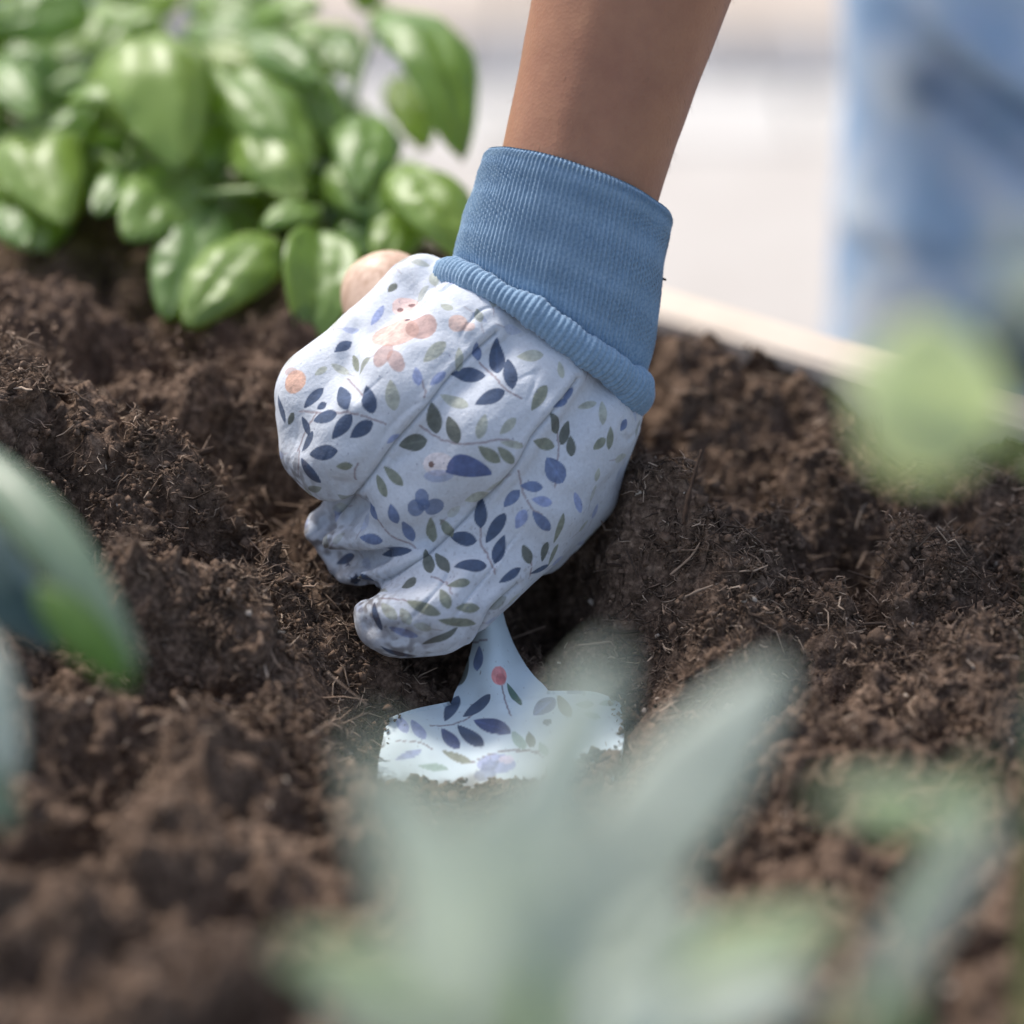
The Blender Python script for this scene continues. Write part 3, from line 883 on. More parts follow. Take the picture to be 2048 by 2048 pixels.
def paint(V, N, C, c, n0, e1, e2, L, wmm, col, shape, alpha, PX=None):
    R = max(L, wmm) * 0.7 + 1
    if PX is None:
        idx = np.where((np.abs(V - c) < R).all(1))[0]
    else:
        idx = bin_query(PX, to_px(c[None])[0], R * 7.3)
        idx = idx[(np.abs(V[idx] - c) < R).all(1)]
    if len(idx) == 0: return
    q = V[idx] - c
    x, y, z = q @ e1, q @ e2, q @ n0
    f = np.clip(1 - (2 * x / L) ** 2, 0, 1)
    if shape == 'leaf':
        skew = 1 + 0.25 * (2 * x / L)
        hwid = wmm / 2 * f ** 0.75 * skew
    elif shape == 'half':
        hwid = np.where(y > 0, wmm / 2 * f ** 0.5 * (1 - 0.35 * (2 * x / L)), wmm * 0.08 * f)
    else:
        hwid = wmm / 2 * f ** 0.5
    a_ = smooth01((hwid - np.abs(y)) / 0.34 + 0.5) * (np.abs(x) < L / 2 + 0.1)
    a_ *= (N[idx] @ n0 > -0.1) * (np.abs(z) < R) * alpha
    cl = np.tile(col, (len(idx), 1))
    if shape in ('leaf', 'half', 'blob'):
        # watercolour: uneven wash, pale midrib on leaves
        wsh = 1 + 0.28 * perlin(V[idx] / 2.2, 31) + 0.16 * perlin(V[idx] / 0.9, 32)
        cl = cl * wsh[:, None]
        if shape == 'leaf' and wmm > 4.5:
            cl = cl * (1 + 0.30 * np.exp(-(y / 0.28) ** 2))[:, None]
    C[idx] = C[idx] * (1 - a_[:, None]) + cl * a_[:, None]
def line(V, N, PX, C, pts, wpx, col):
    pts = catmull(pts, 4 * len(pts))
    for a, b_ in zip(pts[:-1], pts[1:]):
        dv = b_ - a
        stamp(V, N, PX, C, a - dv * 0.12, b_ + dv * 0.12, wpx, col, 'bar', alpha=0.75)

GC = np.tile(lin(206, 211, 219), (n_, 1))
gfront = GN[:, 2] > -0.35
fi = np.where(gfront)[0]
VF, NF, PF, CF = GV[fi], GN[fi], GP[fi], GC[fi]
STEMS = [[(1060, 560), (1120, 620), (1180, 680), (1255, 725)], [(220, 790), (400, 790), (500, 810), (630, 855)], [(450, 630), (480, 670), (520, 720)],
         [(780, 860), (860, 910), (950, 940), (1060, 940), (1160, 920), (1260, 940)], [(800, 640), (805, 680), (805, 730)], [(1240, 1060), (1260, 1160), (1280, 1220), (1350, 1270)],
         [(1060, 1320), (1060, 1390), (1110, 1470), (1135, 1540)], [(580, 1290), (650, 1370), (760, 1410)], [(830, 1540), (900, 1570), (930, 1620)],
         [(1300, 1480), (1300, 1520), (1290, 1560)], [(210, 970), (260, 860), (300, 790)], [(1420, 880), (1425, 960), (1410, 1140)], [(220, 960), (215, 1100), (225, 1180)],
         [(600, 1640), (700, 1650), (820, 1700)], [(500, 1030), (480, 1090), (485, 1110)]]
for st in STEMS: line(VF, NF, PF, CF, [Z1(p) for p in st], 4.6, STEMC)
LEAVES = {
 'NAVY': [(1140, 465, 1130, 600, 65), (1190, 545, 1205, 665, 58), (935, 615, 1075, 620, 62), (1045, 745, 1165, 690, 60), (245, 765, 325, 680, 45), (305, 770, 345, 745, 35),
          (410, 672, 435, 770, 62), (530, 668, 555, 795, 62), (290, 825, 385, 795, 58), (235, 820, 265, 890, 40), (235, 965, 280, 885, 42), (375, 910, 455, 815, 58),
          (460, 905, 550, 840, 58), (270, 985, 385, 975, 62), (228, 1015, 305, 1115, 55), (1065, 1200, 1050, 1320, 55), (1085, 1385, 1165, 1275, 52), (920, 1365, 1040, 1385, 58),
          (1165, 1370, 1135, 1475, 52), (945, 1490, 1085, 1490, 60), (400, 505, 465, 465, 40), (1160, 1570, 1250, 1515, 35), (560, 1670, 590, 1790, 40), (520, 1530, 545, 1600, 45),
          (470, 1530, 500, 1600, 40), (600, 1445, 720, 1420, 40), (400, 1480, 470, 1450, 40), (1300, 1540, 1380, 1500, 28), (610, 1890, 740, 1925, 36), (120, 720, 150, 830, 40)],
 'MID': [(1040, 480, 1055, 545, 40), (510, 1210, 595, 1270, 40), (640, 1225, 670, 1310, 48), (700, 1305, 745, 1385, 48), (1375, 1000, 1440, 1110, 85), (1400, 765, 1460, 735, 26),
         (1260, 1130, 1345, 1130, 45), (1165, 1225, 1230, 1160, 45), (1310, 1260, 1385, 1335, 48), (500, 1370, 600, 1390, 45), (1450, 740, 1490, 680, 24), (1715, 880, 1740, 830, 34)],
 'LIGHT': [(765, 580, 780, 660, 40), (830, 655, 900, 605, 36), (1310, 1190, 1390, 1205, 42), (1225, 1330, 1260, 1250, 48), (560, 380, 610, 300, 34), (1500, 1170, 1530, 1250, 40), (640, 940, 690, 900, 30), (640, 1790, 760, 1830, 40)],
 'DOL': [(840, 755, 855, 885, 62), (905, 815, 945, 930, 60), (690, 950, 800, 920, 70), (1400, 800, 1420, 890, 50), (1470, 840, 1440, 930, 45), (1480, 900, 1485, 985, 40),
         (820, 1430, 830, 1520, 48), (860, 1440, 910, 1510, 48), (700, 1590, 755, 1560, 50), (800, 1870, 950, 1800, 30), (1265, 1410, 1295, 1485, 45), (1350, 1480, 1370, 1400, 40), (640, 230, 665, 195, 34), (170, 850, 190, 800, 30)],
 'OL': [(1060, 960, 1150, 1025, 50), (1155, 960, 1215, 1030, 42), (1315, 935, 1400, 945, 50), (1305, 770, 1365, 670, 50), (615, 1050, 690, 1120, 42), (580, 1080, 615, 1175, 40), (395, 1050, 465, 1045, 38),
        (835, 1290, 835, 1380, 42), (880, 1300, 920, 1360, 42), (910, 1580, 1015, 1570, 36), (880, 1600, 920, 1690, 48), (720, 1660, 860, 1720, 48), (960, 1700, 1060, 1690, 40), (880, 1760, 1030, 1775, 45),
        (1410, 1390, 1450, 1270, 30), (1380, 1500, 1420, 1410, 25), (1590, 960, 1640, 920, 40), (1665, 870, 1660, 960, 35), (470, 530, 490, 600, 36)],
 'LOL': [(1085, 800, 1060, 905, 45), (1160, 890, 1225, 820, 40), (1170, 930, 1260, 950, 30), (800, 550, 895, 465, 55), (640, 650, 655, 780, 60), (890, 715, 990, 760, 50), (965, 490, 960, 590, 38),
         (1000, 1205, 1100, 1170, 50), (600, 1670, 660, 1740, 45), (690, 1690, 730, 1770, 45), (1520, 770, 1590, 740, 30), (1625, 740, 1630, 840, 35), (1610, 1060, 1600, 1110, 30), (1430, 560, 1445, 630, 30),
         (1240, 530, 1340, 520, 50), (880, 290, 930, 310, 40), (300, 610, 350, 580, 30)]}
CM = dict(NAVY=NAVY, MID=MID, LIGHT=LIGHT, DOL=DOL, OL=OL, LOL=LOL)
for key, L_ in LEAVES.items():
    for (x0, y0, x1, y1, w_) in L_:
        stamp(VF, NF, PF, CF, Z1((x0, y0)), Z1((x1, y1)), w_ * 0.43478, CM[key])
def blob(x, y, rx, ry, col, alpha=0.9, Zf=Z1, k=0.43478, arr=None, ang=0.0):
    c_, s_ = math.cos(ang), math.sin(ang)
    A_ = arr or (VF, NF, PF, CF)
    stamp(*A_, Zf((x - rx * c_, y - rx * s_)), Zf((x + rx * c_, y + rx * s_)), 2 * ry * k, col, 'blob', alpha=alpha)
for (x, y, r_) in ((790, 1190, 36), (765, 1240, 36), (850, 1235, 40), (800, 1225, 26)): blob(x, y, r_, r_, MID, 0.8)
# small bird with a blue wing
blob(860, 1035, 62, 48, lin(236, 226, 226)); blob(860, 1090, 60, 26, LIGHT, 0.55)
stamp(VF, NF, PF, CF, Z1((903, 1080)), Z1((1112, 1090)), 175 * 0.43478, lin(84, 100, 148), 'half')
blob(828, 1035, 13, 13, lin(110, 80, 70))
# brown bear cub in a loose wash, apricot blots
blob(660, 420, 84, 84, PINK, 0.9); blob(715, 300, 52, 50, lin(226, 196, 188), 0.85); blob(606, 520, 36, 60, BRN, 0.75); blob(668, 545, 38, 56, BRN, 0.75, ang=-0.4)
blob(788, 395, 52, 64, BRN, 0.85, ang=0.5); blob(688, 315, 12, 12, lin(120, 90, 90)); blob(742, 295, 11, 11, lin(120, 90, 90)); blob(722, 360, 11, 11, lin(90, 70, 80))
blob(960, 375, 44, 38, ORA, 0.6); blob(1000, 390, 26, 22, PINK, 0.7); blob(200, 645, 44, 50, ORA, 0.85); blob(180, 600, 24, 18, BRN, 0.6)
for _ in range(60):
    q = Z1((random.uniform(150, 1700), random.uniform(250, 1800)))
    i_ = surf_pt(q, VF, NF, PF)
    paint(VF, NF, CF, VF[i_], NF[i_], norm(np.cross(NF[i_], [0.3, 0.5, 0.2])), norm(np.cross(NF[i_], np.cross(NF[i_], [0.3, 0.5, 0.2]))), 0.55, 0.55, lin(110, 110, 140), 'dot', 0.6)
# paler sprigs behind the stronger ones
base_c = lin(206, 211, 219)
n_f = 0
for _ in range(900):
    i_ = RNG.integers(len(VF))
    if NF[i_, 2] < 0.1: continue
    near = bin_query(PF, PF[i_], 26)
    near = near[np.linalg.norm(VF[near] - VF[i_], axis=1) < 3.3]
    if len(near) == 0 or np.abs(CF[near] - base_c).max() > 0.25: continue
    e1 = norm(np.cross(NF[i_], RNG.normal(size=3))); e2 = np.cross(NF[i_], e1)
    cc_ = [LOL, LOL, LIGHT, OL, lin(176, 186, 210)][RNG.integers(5)]
    paint(VF, NF, CF, VF[i_], NF[i_], e1, e2, RNG.uniform(4.6, 6.6), RNG.uniform(2.0, 3.0), cc_, 'leaf', RNG.uniform(0.55, 0.85), PF)
    paint(VF, NF, CF, VF[i_] + e1 * 4.2, NF[i_], e1, e2, 3.6, 0.45, STEMC, 'bar', 0.5, PF)
    n_f += 1
    if n_f >= 75: break
GC[fi] = CF
# the same cloth goes on round the sides and the palm
side = np.where(GN[:, 2] < 0.05)[0]
allc = [NAVY, MID, LIGHT, DOL, OL, LOL]
for k in range(90):
    i_ = side[RNG.integers(len(side))]
    n0 = GN[i_]; e1 = norm(np.cross(n0, RNG.normal(size=3))); e2 = np.cross(n0, e1)
    paint(GV, GN, GC, GV[i_], n0, e1, e2, RNG.uniform(5, 8), RNG.uniform(2.6, 3.9), allc[RNG.integers(6)], 'leaf', 0.9)
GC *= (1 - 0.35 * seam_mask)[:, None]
# peat dust rubbed into the cloth that touches the soil
dirt = smooth01((GP[:, 1] - 1130) / 160) * smooth01(perlin(GV / 5, 41) * 1.6 + 0.25) * 0.35 + smooth01(perlin(GV / 1.3, 42) * 3 - 0.95) * 0.35
dirt *= 0.35 + 0.65 * smooth01((GP[:, 1] - 900) / 300)
touch = np.exp(-((GP - np.array([640, 1090])) ** 2).sum(1) / 70 ** 2) + np.exp(-((GP - np.array([800, 1310])) ** 2).sum(1) / 60 ** 2) + np.exp(-((GP - np.array([570, 960])) ** 2).sum(1) / 55 ** 2)
dirt = np.clip(dirt + touch * smooth01(perlin(GV / 2.6, 43) * 1.7 + 0.4) * 1.0 + np.exp(-((GP - np.array([735, 1195])) ** 2).sum(1) / 50 ** 2) * smooth01(perlin(GV / 1.8, 44) * 2 + 0.3), 0, 1)
GC = GC * (1 - 0.72 * dirt[:, None]) + 0.72 * dirt[:, None] * np.array([0.08, 0.05, 0.035])
glove_base = cs2w(cs(900, 1200, -15))
glove = empty('gardening_glove', glove_base)
tag(glove, 'white cotton gardening glove with blue leaf print and knitted blue cuff, gripping a trowel', 'glove')
mk('printed_hand', cs2w(GV), GF, M['glove'], glove, color=np.clip(GC, 0, 1))

# ---- knitted cuff and the roll at its seam
NR = 132                         # ribs round the cuff
NA = NR * 7
th = np.linspace(0, 2 * math.pi, NA, endpoint=False)
ct, st = np.cos(th), np.sin(th)
def px2(v): return np.array([v[0], -v[1]]) * 150 / 1024
RINGS = [  # centre px, w, half vector px, depth half mm, bow px (near side lifted)
    ((1082, 700), -11, (184, 126), 20.5, 26), ((1096, 650), -10, (192, 112), 22.0, 26), ((1106, 600), -9, (197, 97), 22.5, 26), ((1117, 545), -8, (197, 88), 22.5, 26), ((1131, 480), -7, (194, 79), 22.5, 25),
    ((1142, 425), -6, (191, 71), 22.5, 25), ((1151, 390), -5, (189, 67), 22.3, 25), ((1156, 374), -5, (185, 66), 21.8, 25), ((1158, 366), -5, (178, 63), 20.8, 24),
    ((1157, 368), -5, (168, 60), 19.4, 24), ((1153, 385), -6, (162, 60), 18.6, 24), ((1140, 440), -6, (160, 62), 18.4, 24)]
NS = 124
rows = catmull([(c[0], c[1], w_, h_[0], h_[1], dp, bw) for (c, w_, h_, dp, bw) in RINGS], NS)
CV = np.zeros((NS, NA, 3))
rib = np.abs(np.cos(th * NR / 2)) - 0.5
slen = np.linspace(0, 1, NS) * 62
for k, rw in enumerate(rows):
    c = cs(rw[0], rw[1], rw[2])
    hv = px2((rw[3], rw[4]))
    up = norm(np.array([-hv[1], hv[0], 0.0])) 
    mv = np.array([hv[0], hv[1], 0]); nv = np.array([0, 0, rw[5]]) + up * rw[6] * 150 / 1024 * 0.9
    base = c + ct[:, None] * mv + st[:, None] * nv
    outw = ct[:, None] * norm(mv) + st[:, None] * norm(nv)
    wob = 0.9 * perlin(np.stack([base[:, 0] / 15, base[:, 1] / 17, base[:, 2] / 15], 1), 51) + 0.45 * perlin(np.stack([base[:, 0] / 6, base[:, 1] / 11, base[:, 2] / 6], 1), 52)
    stitch = 0.32 * np.sin(slen[k] * 2 * math.pi / 0.95 + (np.arange(NA) // 7 % 2) * math.pi)
    jit = 0.16 * perlin(np.stack([th * 21, 0 * th + slen[k] * 1.05, 0 * th], 1), 53)
    rb_ = rib * 0.5 + jit + stitch * (rib > -0.2)
    CV[k] = base + outw * (wob + rb_)[:, None]
mk('cuff', cs2w(CV.reshape(-1, 3)), grid_faces(NS, NA, False, True), M['knit'], glove)
# roll
NT2 = 40
ph = np.linspace(0, 2 * math.pi, NT2, endpoint=False)
c0 = cs(1078, 670, -9); hv = px2((199, 130)); up = norm(np.array([-hv[1], hv[0], 0.0]))
mv = np.array([hv[0], hv[1], 0]); nv = np.array([0, 0, 23.0]) + up * 3.4
NQ = 120 * 7
tq = np.linspace(0, 2 * math.pi, NQ, endpoint=False)
cq, sq = np.cos(tq), np.sin(tq)
cl_ = c0 + cq[:, None] * mv + sq[:, None] * nv + up * (0.8 * perlin(np.stack([cq * 3, sq * 3, cq * 0], 1), 63))[:, None]
ow = cq[:, None] * norm(mv) + sq[:, None] * norm(nv)
tr_ = (4.5 + 1.1 * cq + 1.3 * perlin(np.stack([cq * 4, sq * 4, cq * 0], 1), 61) + 0.5 * perlin(np.stack([cq * 11, sq * 11, cq * 0], 1), 62))
ribq = (np.abs(np.cos(tq * 60)) - 0.5) * 0.62
RV = np.zeros((NQ, NT2, 3))
for k in range(NT2):
    rr_ = tr_ + ribq * (0.4 + 0.6 * max(0, math.cos(ph[k]))) * 1.1
    RV[:, k] = cl_ + ow * (rr_ * math.cos(ph[k]) * 0.72)[:, None] + up * (rr_ * math.sin(ph[k]))[:, None]
mk('cuff_roll', cs2w(RV.reshape(-1, 3)), grid_faces(NQ, NT2, True, True), M['knit'], glove)
# a shred of peat stuck to the cuff
pts_ = [cs2w(cs(*p)) for p in ((1300, 580, -8), (1312, 562, -7), (1322, 556, -7), (1332, 560, -6))]
v1, f1 = tube(pts_, [0.0009, 0.0008, 0.0005, 0.0003], 6)
v2, f2 = tube([cs2w(cs(*p)) for p in ((1318, 560, -7), (1324, 546, -7), (1322, 536, -7))], [0.0005, 0.0004, 0.0002], 6)
sh = mk('peat_shred', np.concatenate([v1, v2]), np.concatenate([f1, f2 + len(v1)]), M['twig'])
tag(sh, 'tiny dark shred of peat clinging to the blue cuff', 'peat shred')

# ------------------------------------------------------------------ trowel
tro = empty('garden_trowel', cs2w(cs(1000, 1560, 30)))
tag(tro, 'hand trowel with pale blue leaf-printed blade and wooden handle, pushed into the soil', 'trowel')
BVf = BV.reshape(-1, 3)
nb = np.cross(np.gradient(BV, axis=0), np.gradient(BV, axis=1)).reshape(-1, 3)
nb /= np.maximum(np.linalg.norm(nb, axis=1), 1e-9)[:, None]
nb[nb[:, 2] < 0] *= -1
BP = to_px(BVf)
BC = np.tile(lin(210, 226, 232), (len(BVf), 1))
arr = (BVf, nb, BP, BC)
for st in ([(680, 1300), (780, 1300), (860, 1270), (900, 1240)], [(500, 1380), (630, 1390), (700, 1430)], [(1060, 1090), (1075, 1180), (1105, 1250)], [(820, 860), (900, 870), (970, 855)], [(880, 1500), (1000, 1450), (1150, 1430), (1240, 1440)], [(1130, 1440), (1200, 1430), (1260, 1470)]):
    line(BVf, nb, BP, BC, [Z2(p) for p in st], 4.0, lin(120, 105, 115))
for col, L_ in ((NAVY, [(760, 1265, 820, 1150, 62), (860, 1250, 980, 1150, 65), (835, 1305, 940, 1410, 70), (780, 980, 770, 1070, 35)]),
                (lin(70, 84, 128), [(915, 1275, 1085, 1330, 85), (750, 1320, 825, 1415, 65)]),
                (LIGHT, [(500, 1235, 560, 1340, 50), (590, 1275, 655, 1370, 55), (510, 1480, 630, 1430, 50)]), (MID, [(1230, 1240, 1320, 1160, 85), (925, 900, 920, 1005, 65), (1400, 1090, 1470, 1130, 40)]),
                (DOL, [(850, 950, 835, 1080, 50), (1200, 1340, 1215, 1410, 45)]), (OL, [(760, 1440, 880, 1500, 50), (1345, 1150, 1405, 1250, 55)]),
                (lin(150, 176, 166), [(1440, 1190, 1530, 1190, 45), (1570, 1190, 1650, 1170, 40), (1120, 1340, 1170, 1420, 55), (1240, 1400, 1280, 1450, 40), (630, 1510, 770, 1530, 50), (1480, 1240, 1560, 1260, 40)]),
                (GREEN, [(1090, 1090, 1155, 1190, 40)])):
    for (x0, y0, x1, y1, w_) in L_:
        stamp(*arr, Z2((x0, y0)), Z2((x1, y1)), w_ * 0.383, col)
blob(1042, 1040, 42, 46, ROSE, 0.95, Z2, 0.383, arr); blob(1055, 1060, 24, 30, lin(196, 110, 112), 0.6, Z2, 0.383, arr)
blob(1285, 1285, 20, 22, NAVY, 0.9, Z2, 0.383, arr); blob(1020, 1500, 95, 60, lin(150, 162, 205), 0.85, Z2, 0.383, arr); blob(960, 1560, 50, 40, MID, 0.8, Z2, 0.383, arr)
blob(1080, 1480, 40, 26, lin(215, 205, 220), 0.8, Z2, 0.383, arr); blob(985, 1510, 40, 30, MID, 0.7, Z2, 0.383, arr)
edge = np.minimum(1, np.abs(np.tile(tt, NB))) 
gr_ = smooth01(perlin(BVf / 2.2, 71) * 2 - 0.3) * smooth01((edge - 0.93) / 0.06) * 0.8 + smooth01(perlin(BVf / 1.0, 72) * 3 - 1.5) * 0.6
gr_ = gr_ + 0.75 * smooth01((BP[:, 1] - 1545 + 30 * perlin(BVf / 5, 75)) / 45) + 0.10 * smooth01(perlin(BVf / 7, 76) * 1.8)
gr_ = np.clip(gr_, 0, 0.95)[:, None]
BC = BC * (1 - gr_) + gr_ * np.array([0.06, 0.04, 0.03])
thick = 1.1
low = BV.copy().reshape(-1, 3) - nb * thick
nvb = NB * NT
f_top = grid_faces(NB, NT); f_bot = f_top[:, ::-1] + nvb
ring = np.concatenate([np.arange(NT), np.arange(1, NB) * NT + NT - 1, np.arange(NT - 2, -1, -1) + (NB - 1) * NT, np.arange(NB - 2, 0, -1) * NT])
r2 = np.roll(ring, -1)
f_rim = np.stack([ring, r2, r2 + nvb, ring + nvb], 1)
mk('blade', cs2w(np.concatenate([BVf, low])), np.concatenate([f_top, f_bot, f_rim]), M['blade'], tro, color=np.concatenate([BC, BC]))
bk = np.where((BP[:, 1] > 1566 - 60 * smooth01((BP[:, 0] - 1060) / 150) + 22 * perlin(BVf / 6, 74)) & (BP[:, 1] < 1600) & (nb[:, 2] > 0))[0]
bk2 = np.where((BP[:, 1] > 1395) & (BP[:, 1] < 1560) & (edge > 0.9))[0]
sel_ = np.concatenate([bk[RNG.integers(0, len(bk), 1500)], bk2[RNG.integers(0, len(bk2), 40)]])
bp_ = cs2w(BVf[sel_] + nb[sel_] * 0.3)
br_ = np.clip(np.exp(RNG.normal(math.log(0.0007), 0.5, len(bp_))), 0.0003, 0.0022); br_[1500:] *= 0.6
v, f = crumbs(bp_, br_)
tag(mk('soil_crumbs', v, f, M['crumb'], smooth=False), 'loose crumbs of peat banked against the trowel blade', 'crumbs', kind='stuff')
# turned wooden handle, seen only at its rounded butt end
h0, h1 = cs(772, 588, -40), cs(972, 1180, -9)
axh = norm(h1 - h0); e1 = norm(np.cross(axh, [0, 0, 1.0])); e2 = np.cross(axh, e1)
Lh = np.linalg.norm(h1 - h0)
prof = [(-12.5, 0.2), (-12.2, 3.5), (-11, 7.5), (-8.5, 10.8), (-5, 12.9), (0, 14.0), (8, 14.3), (20, 13.6), (40, 12.0), (60, 11.5), (75, 10.5), (Lh - 6, 7.5), (Lh - 2, 6.0), (Lh - 1.5, 0.2)]
pr = catmull(prof, 90)
aa = np.linspace(0, 2 * math.pi, 64, endpoint=False)
HV = h0 + pr[:, 0][:, None, None] * axh + pr[:, 1][:, None, None] * (np.cos(aa)[None, :, None] * e1 + np.sin(aa)[None, :, None] * e2)
mk('handle', cs2w(HV.reshape(-1, 3)), grid_faces(90, 64, False, True), M['wood'], tro)

# ------------------------------------------------------------------ person behind the bed: bare forearm and jeans
person = empty('person', (0.30, 0.42, PAVE))
tag(person, 'person in light blue jeans bending over the bed with one bare forearm reaching down', 'person')
ARM = [  # px, py, w, half width mm, half depth mm
    (1122, 520, -6, 23.0, 18.5), (1140, 440, -6, 23.2, 18.8), (1176, 290, -6, 24.6, 20.5), (1215, 150, -6, 26.2, 22.5), (1257, 0, -6, 28.2, 25), (1300, -160, -6, 31, 28), (1350, -350, -8, 34.5, 32),
    (1410, -580, -14, 37, 36), (1470, -800, -25, 38, 39), (1530, -1000, -45, 39, 41), (1560, -1150, -75, 40, 41), (1590, -1400, -140, 43, 44), (1650, -1800, -250, 47, 49), (1720, -2200, -360, 54, 56), (1760, -2420, -420, 56, 58), (1775, -2500, -440, 30, 30), (1780, -2520, -445, 2, 2)]
ar = catmull([tuple(np.concatenate([np.array([(p[0] - 1024) * 150 / 1024, (1024 - p[1]) * 150 / 1024, p[2]]), p[3:]])) for p in ARM], 170)
AX = ar[:, :3]; tg = np.gradient(AX, axis=0); tg /= np.linalg.norm(tg, axis=1)[:, None]
a = np.linspace(0, 2 * math.pi, 96, endpoint=False)
AV = np.zeros((170, 96, 3))
for k in range(170):
    e1 = norm(np.cross(tg[k], [0.0, 0.0, 1.0])); e2 = norm(np.cross(e1, tg[k]))
    AV[k] = AX[k] + np.cos(a)[:, None] * e1 * ar[k, 3] + np.sin(a)[:, None] * e2 * ar[k, 4]
AVf = AV.reshape(-1, 3)
ctr = np.repeat(AX, 96, 0)
AVf = AVf + (AVf - ctr) / np.maximum(np.linalg.norm(AVf - ctr, axis=1), 1e-6)[:, None] * (0.5 * perlin(AVf / 28, 81) + 0.12 * perlin(AVf / 7, 82))[:, None]
th_ = np.tile(a, 170); sl2 = np.repeat(np.linspace(0, 1, 170), 96)
ridge = 0.6 * np.exp(-((th_ - 1.25) / 0.16) ** 2) + 0.5 * np.exp(-((th_ - 1.9) / 0.14) ** 2) - 0.4 * np.exp(-((th_ - 1.58) / 0.14) ** 2)
AVf = AVf + (AVf - ctr) / np.maximum(np.linalg.norm(AVf - ctr, axis=1), 1e-6)[:, None] * (ridge * np.exp(-sl2 / 0.25))[:, None]
hi_ = RNG.integers(14 * 96, 75 * 96, 260)
hb = cs2w(AVf[hi_]); hn = cs2w(AVf[hi_]) - cs2w(ctr[hi_]); hn /= np.linalg.norm(hn, axis=1)[:, None]
dn = cs2w(AX[10]) - cs2w(AX[60]); dn = dn / np.linalg.norm(dn)
hv3, hf3 = [], []
for k, (p_, n3) in enumerate(zip(hb, hn)):
    d3 = norm(dn + RNG.normal(size=3) * 0.35); L3 = RNG.uniform(0.0018, 0.0035)
    vv_, ff_ = tube([p_, p_ + d3 * L3 * 0.5 + n3 * 0.0006, p_ + d3 * L3 + n3 * 0.0007], [0.00004, 0.00003, 0.000015], 3)
    hf3.append(ff_ + 15 * k); hv3.append(vv_)
tag(mk('arm_hair', np.concatenate(hv3), np.concatenate(hf3), M['hair'], person), kind='stuff')
mk('forearm', cs2w(AVf), grid_faces(170, 96, False, True), M['skin'], person)
# jeans: legs from the path up to the waist
LEGD = 1.42
def leg(cx_off, cx, name_parent):
    base = W(cx, 330, LEGD)
    zs = np.linspace(PAVE + 0.05, 0.42, 120)
    na = 90
    out = np.zeros((len(zs), na, 3)); colr = np.ones((len(zs), na, 3))
    a = np.linspace(0, 2 * math.pi, na, endpoint=False)
    zz = zs[:, None] + 0 * a[None]; A2 = a[None] + 0 * zs[:, None]
    r = np.interp(zs, [-0.45, -0.30, -0.15, -0.06, 0.02, 0.2, 0.42], [0.092, 0.083, 0.075, 0.073, 0.078, 0.092, 0.105])[:, None] + 0 * A2
    P = np.stack([np.cos(A2).ravel() * 2 + cx_off, np.sin(A2).ravel() * 2, zz.ravel() * 14], 1)
    fold = 0.002 * perlin(P * np.array([1, 1, 0.6]), 91) + 0.0012 * (0.35 - np.abs(perlin(P * 2.1, 92))).clip(-1, 1)
    # deep oblique folds behind the knee, a curved seam ridge lower down
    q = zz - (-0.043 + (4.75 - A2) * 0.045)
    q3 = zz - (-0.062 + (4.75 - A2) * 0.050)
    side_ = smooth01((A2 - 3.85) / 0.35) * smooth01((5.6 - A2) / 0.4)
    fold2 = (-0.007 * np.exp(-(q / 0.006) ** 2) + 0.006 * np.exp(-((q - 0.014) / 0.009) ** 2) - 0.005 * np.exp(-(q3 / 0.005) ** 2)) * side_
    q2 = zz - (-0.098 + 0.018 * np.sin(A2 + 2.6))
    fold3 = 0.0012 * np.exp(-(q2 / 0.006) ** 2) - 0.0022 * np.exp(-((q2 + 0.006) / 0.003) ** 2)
    r = r + fold.reshape(r.shape) + fold2 + fold3
    lean = np.interp(zs, [-0.45, -0.1, 0.42], [0.0, 0.0, 0.10])[:, None]
    out[..., 0] = base[0] + r * np.cos(A2) ; out[..., 1] = base[1] + r * np.sin(A2) + lean; out[..., 2] = zz
    # fold shade painted in, a dark seam and a scuffed patch at the knee
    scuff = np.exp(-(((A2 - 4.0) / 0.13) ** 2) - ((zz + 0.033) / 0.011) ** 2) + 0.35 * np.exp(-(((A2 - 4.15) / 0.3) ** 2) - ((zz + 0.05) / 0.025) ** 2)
    fold_shade_seam = (np.exp(-(q / 0.006) ** 2) * 0.85 + np.exp(-(q3 / 0.0045) ** 2) * 0.7) * side_ + 0.35 * np.exp(-((q2 + 0.006) / 0.003) ** 2)
    dk = np.clip(scuff * 0.85 + fold_shade_seam, 0, 0.9)[..., None]
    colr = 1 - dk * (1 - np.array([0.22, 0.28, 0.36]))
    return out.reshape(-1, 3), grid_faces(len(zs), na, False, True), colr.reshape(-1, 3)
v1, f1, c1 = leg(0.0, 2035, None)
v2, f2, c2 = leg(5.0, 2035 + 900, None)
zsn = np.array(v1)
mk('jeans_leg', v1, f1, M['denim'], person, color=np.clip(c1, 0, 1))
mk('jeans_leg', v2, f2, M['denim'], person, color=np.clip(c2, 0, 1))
def shoe(x, y):
    nu, nv = 40, 24
    V_ = []
    for i in range(nu):
        s = i / (nu - 1)
        wv = 0.045 * math.sin(math.pi * min(1, 0.08 + 0.92 * s) ** 0.8) ** 0.5 if 0 < s < 1 else 0.001
        hv_ = (0.085 if s < 0.4 else 0.085 - 0.05 * (s - 0.4) / 0.6) * (1 if 0 < s < 1 else 0.3)
        for j in range(nv):
            an = 2 * math.pi * j / nv
            V_.append((x + wv * math.cos(an), y + 0.09 - 0.26 * s, PAVE + 0.001 + hv_ * (0.5 + 0.5 * math.sin(an)) ** 0.8))
    return np.array(V_), grid_faces(nu, nv, False, True)
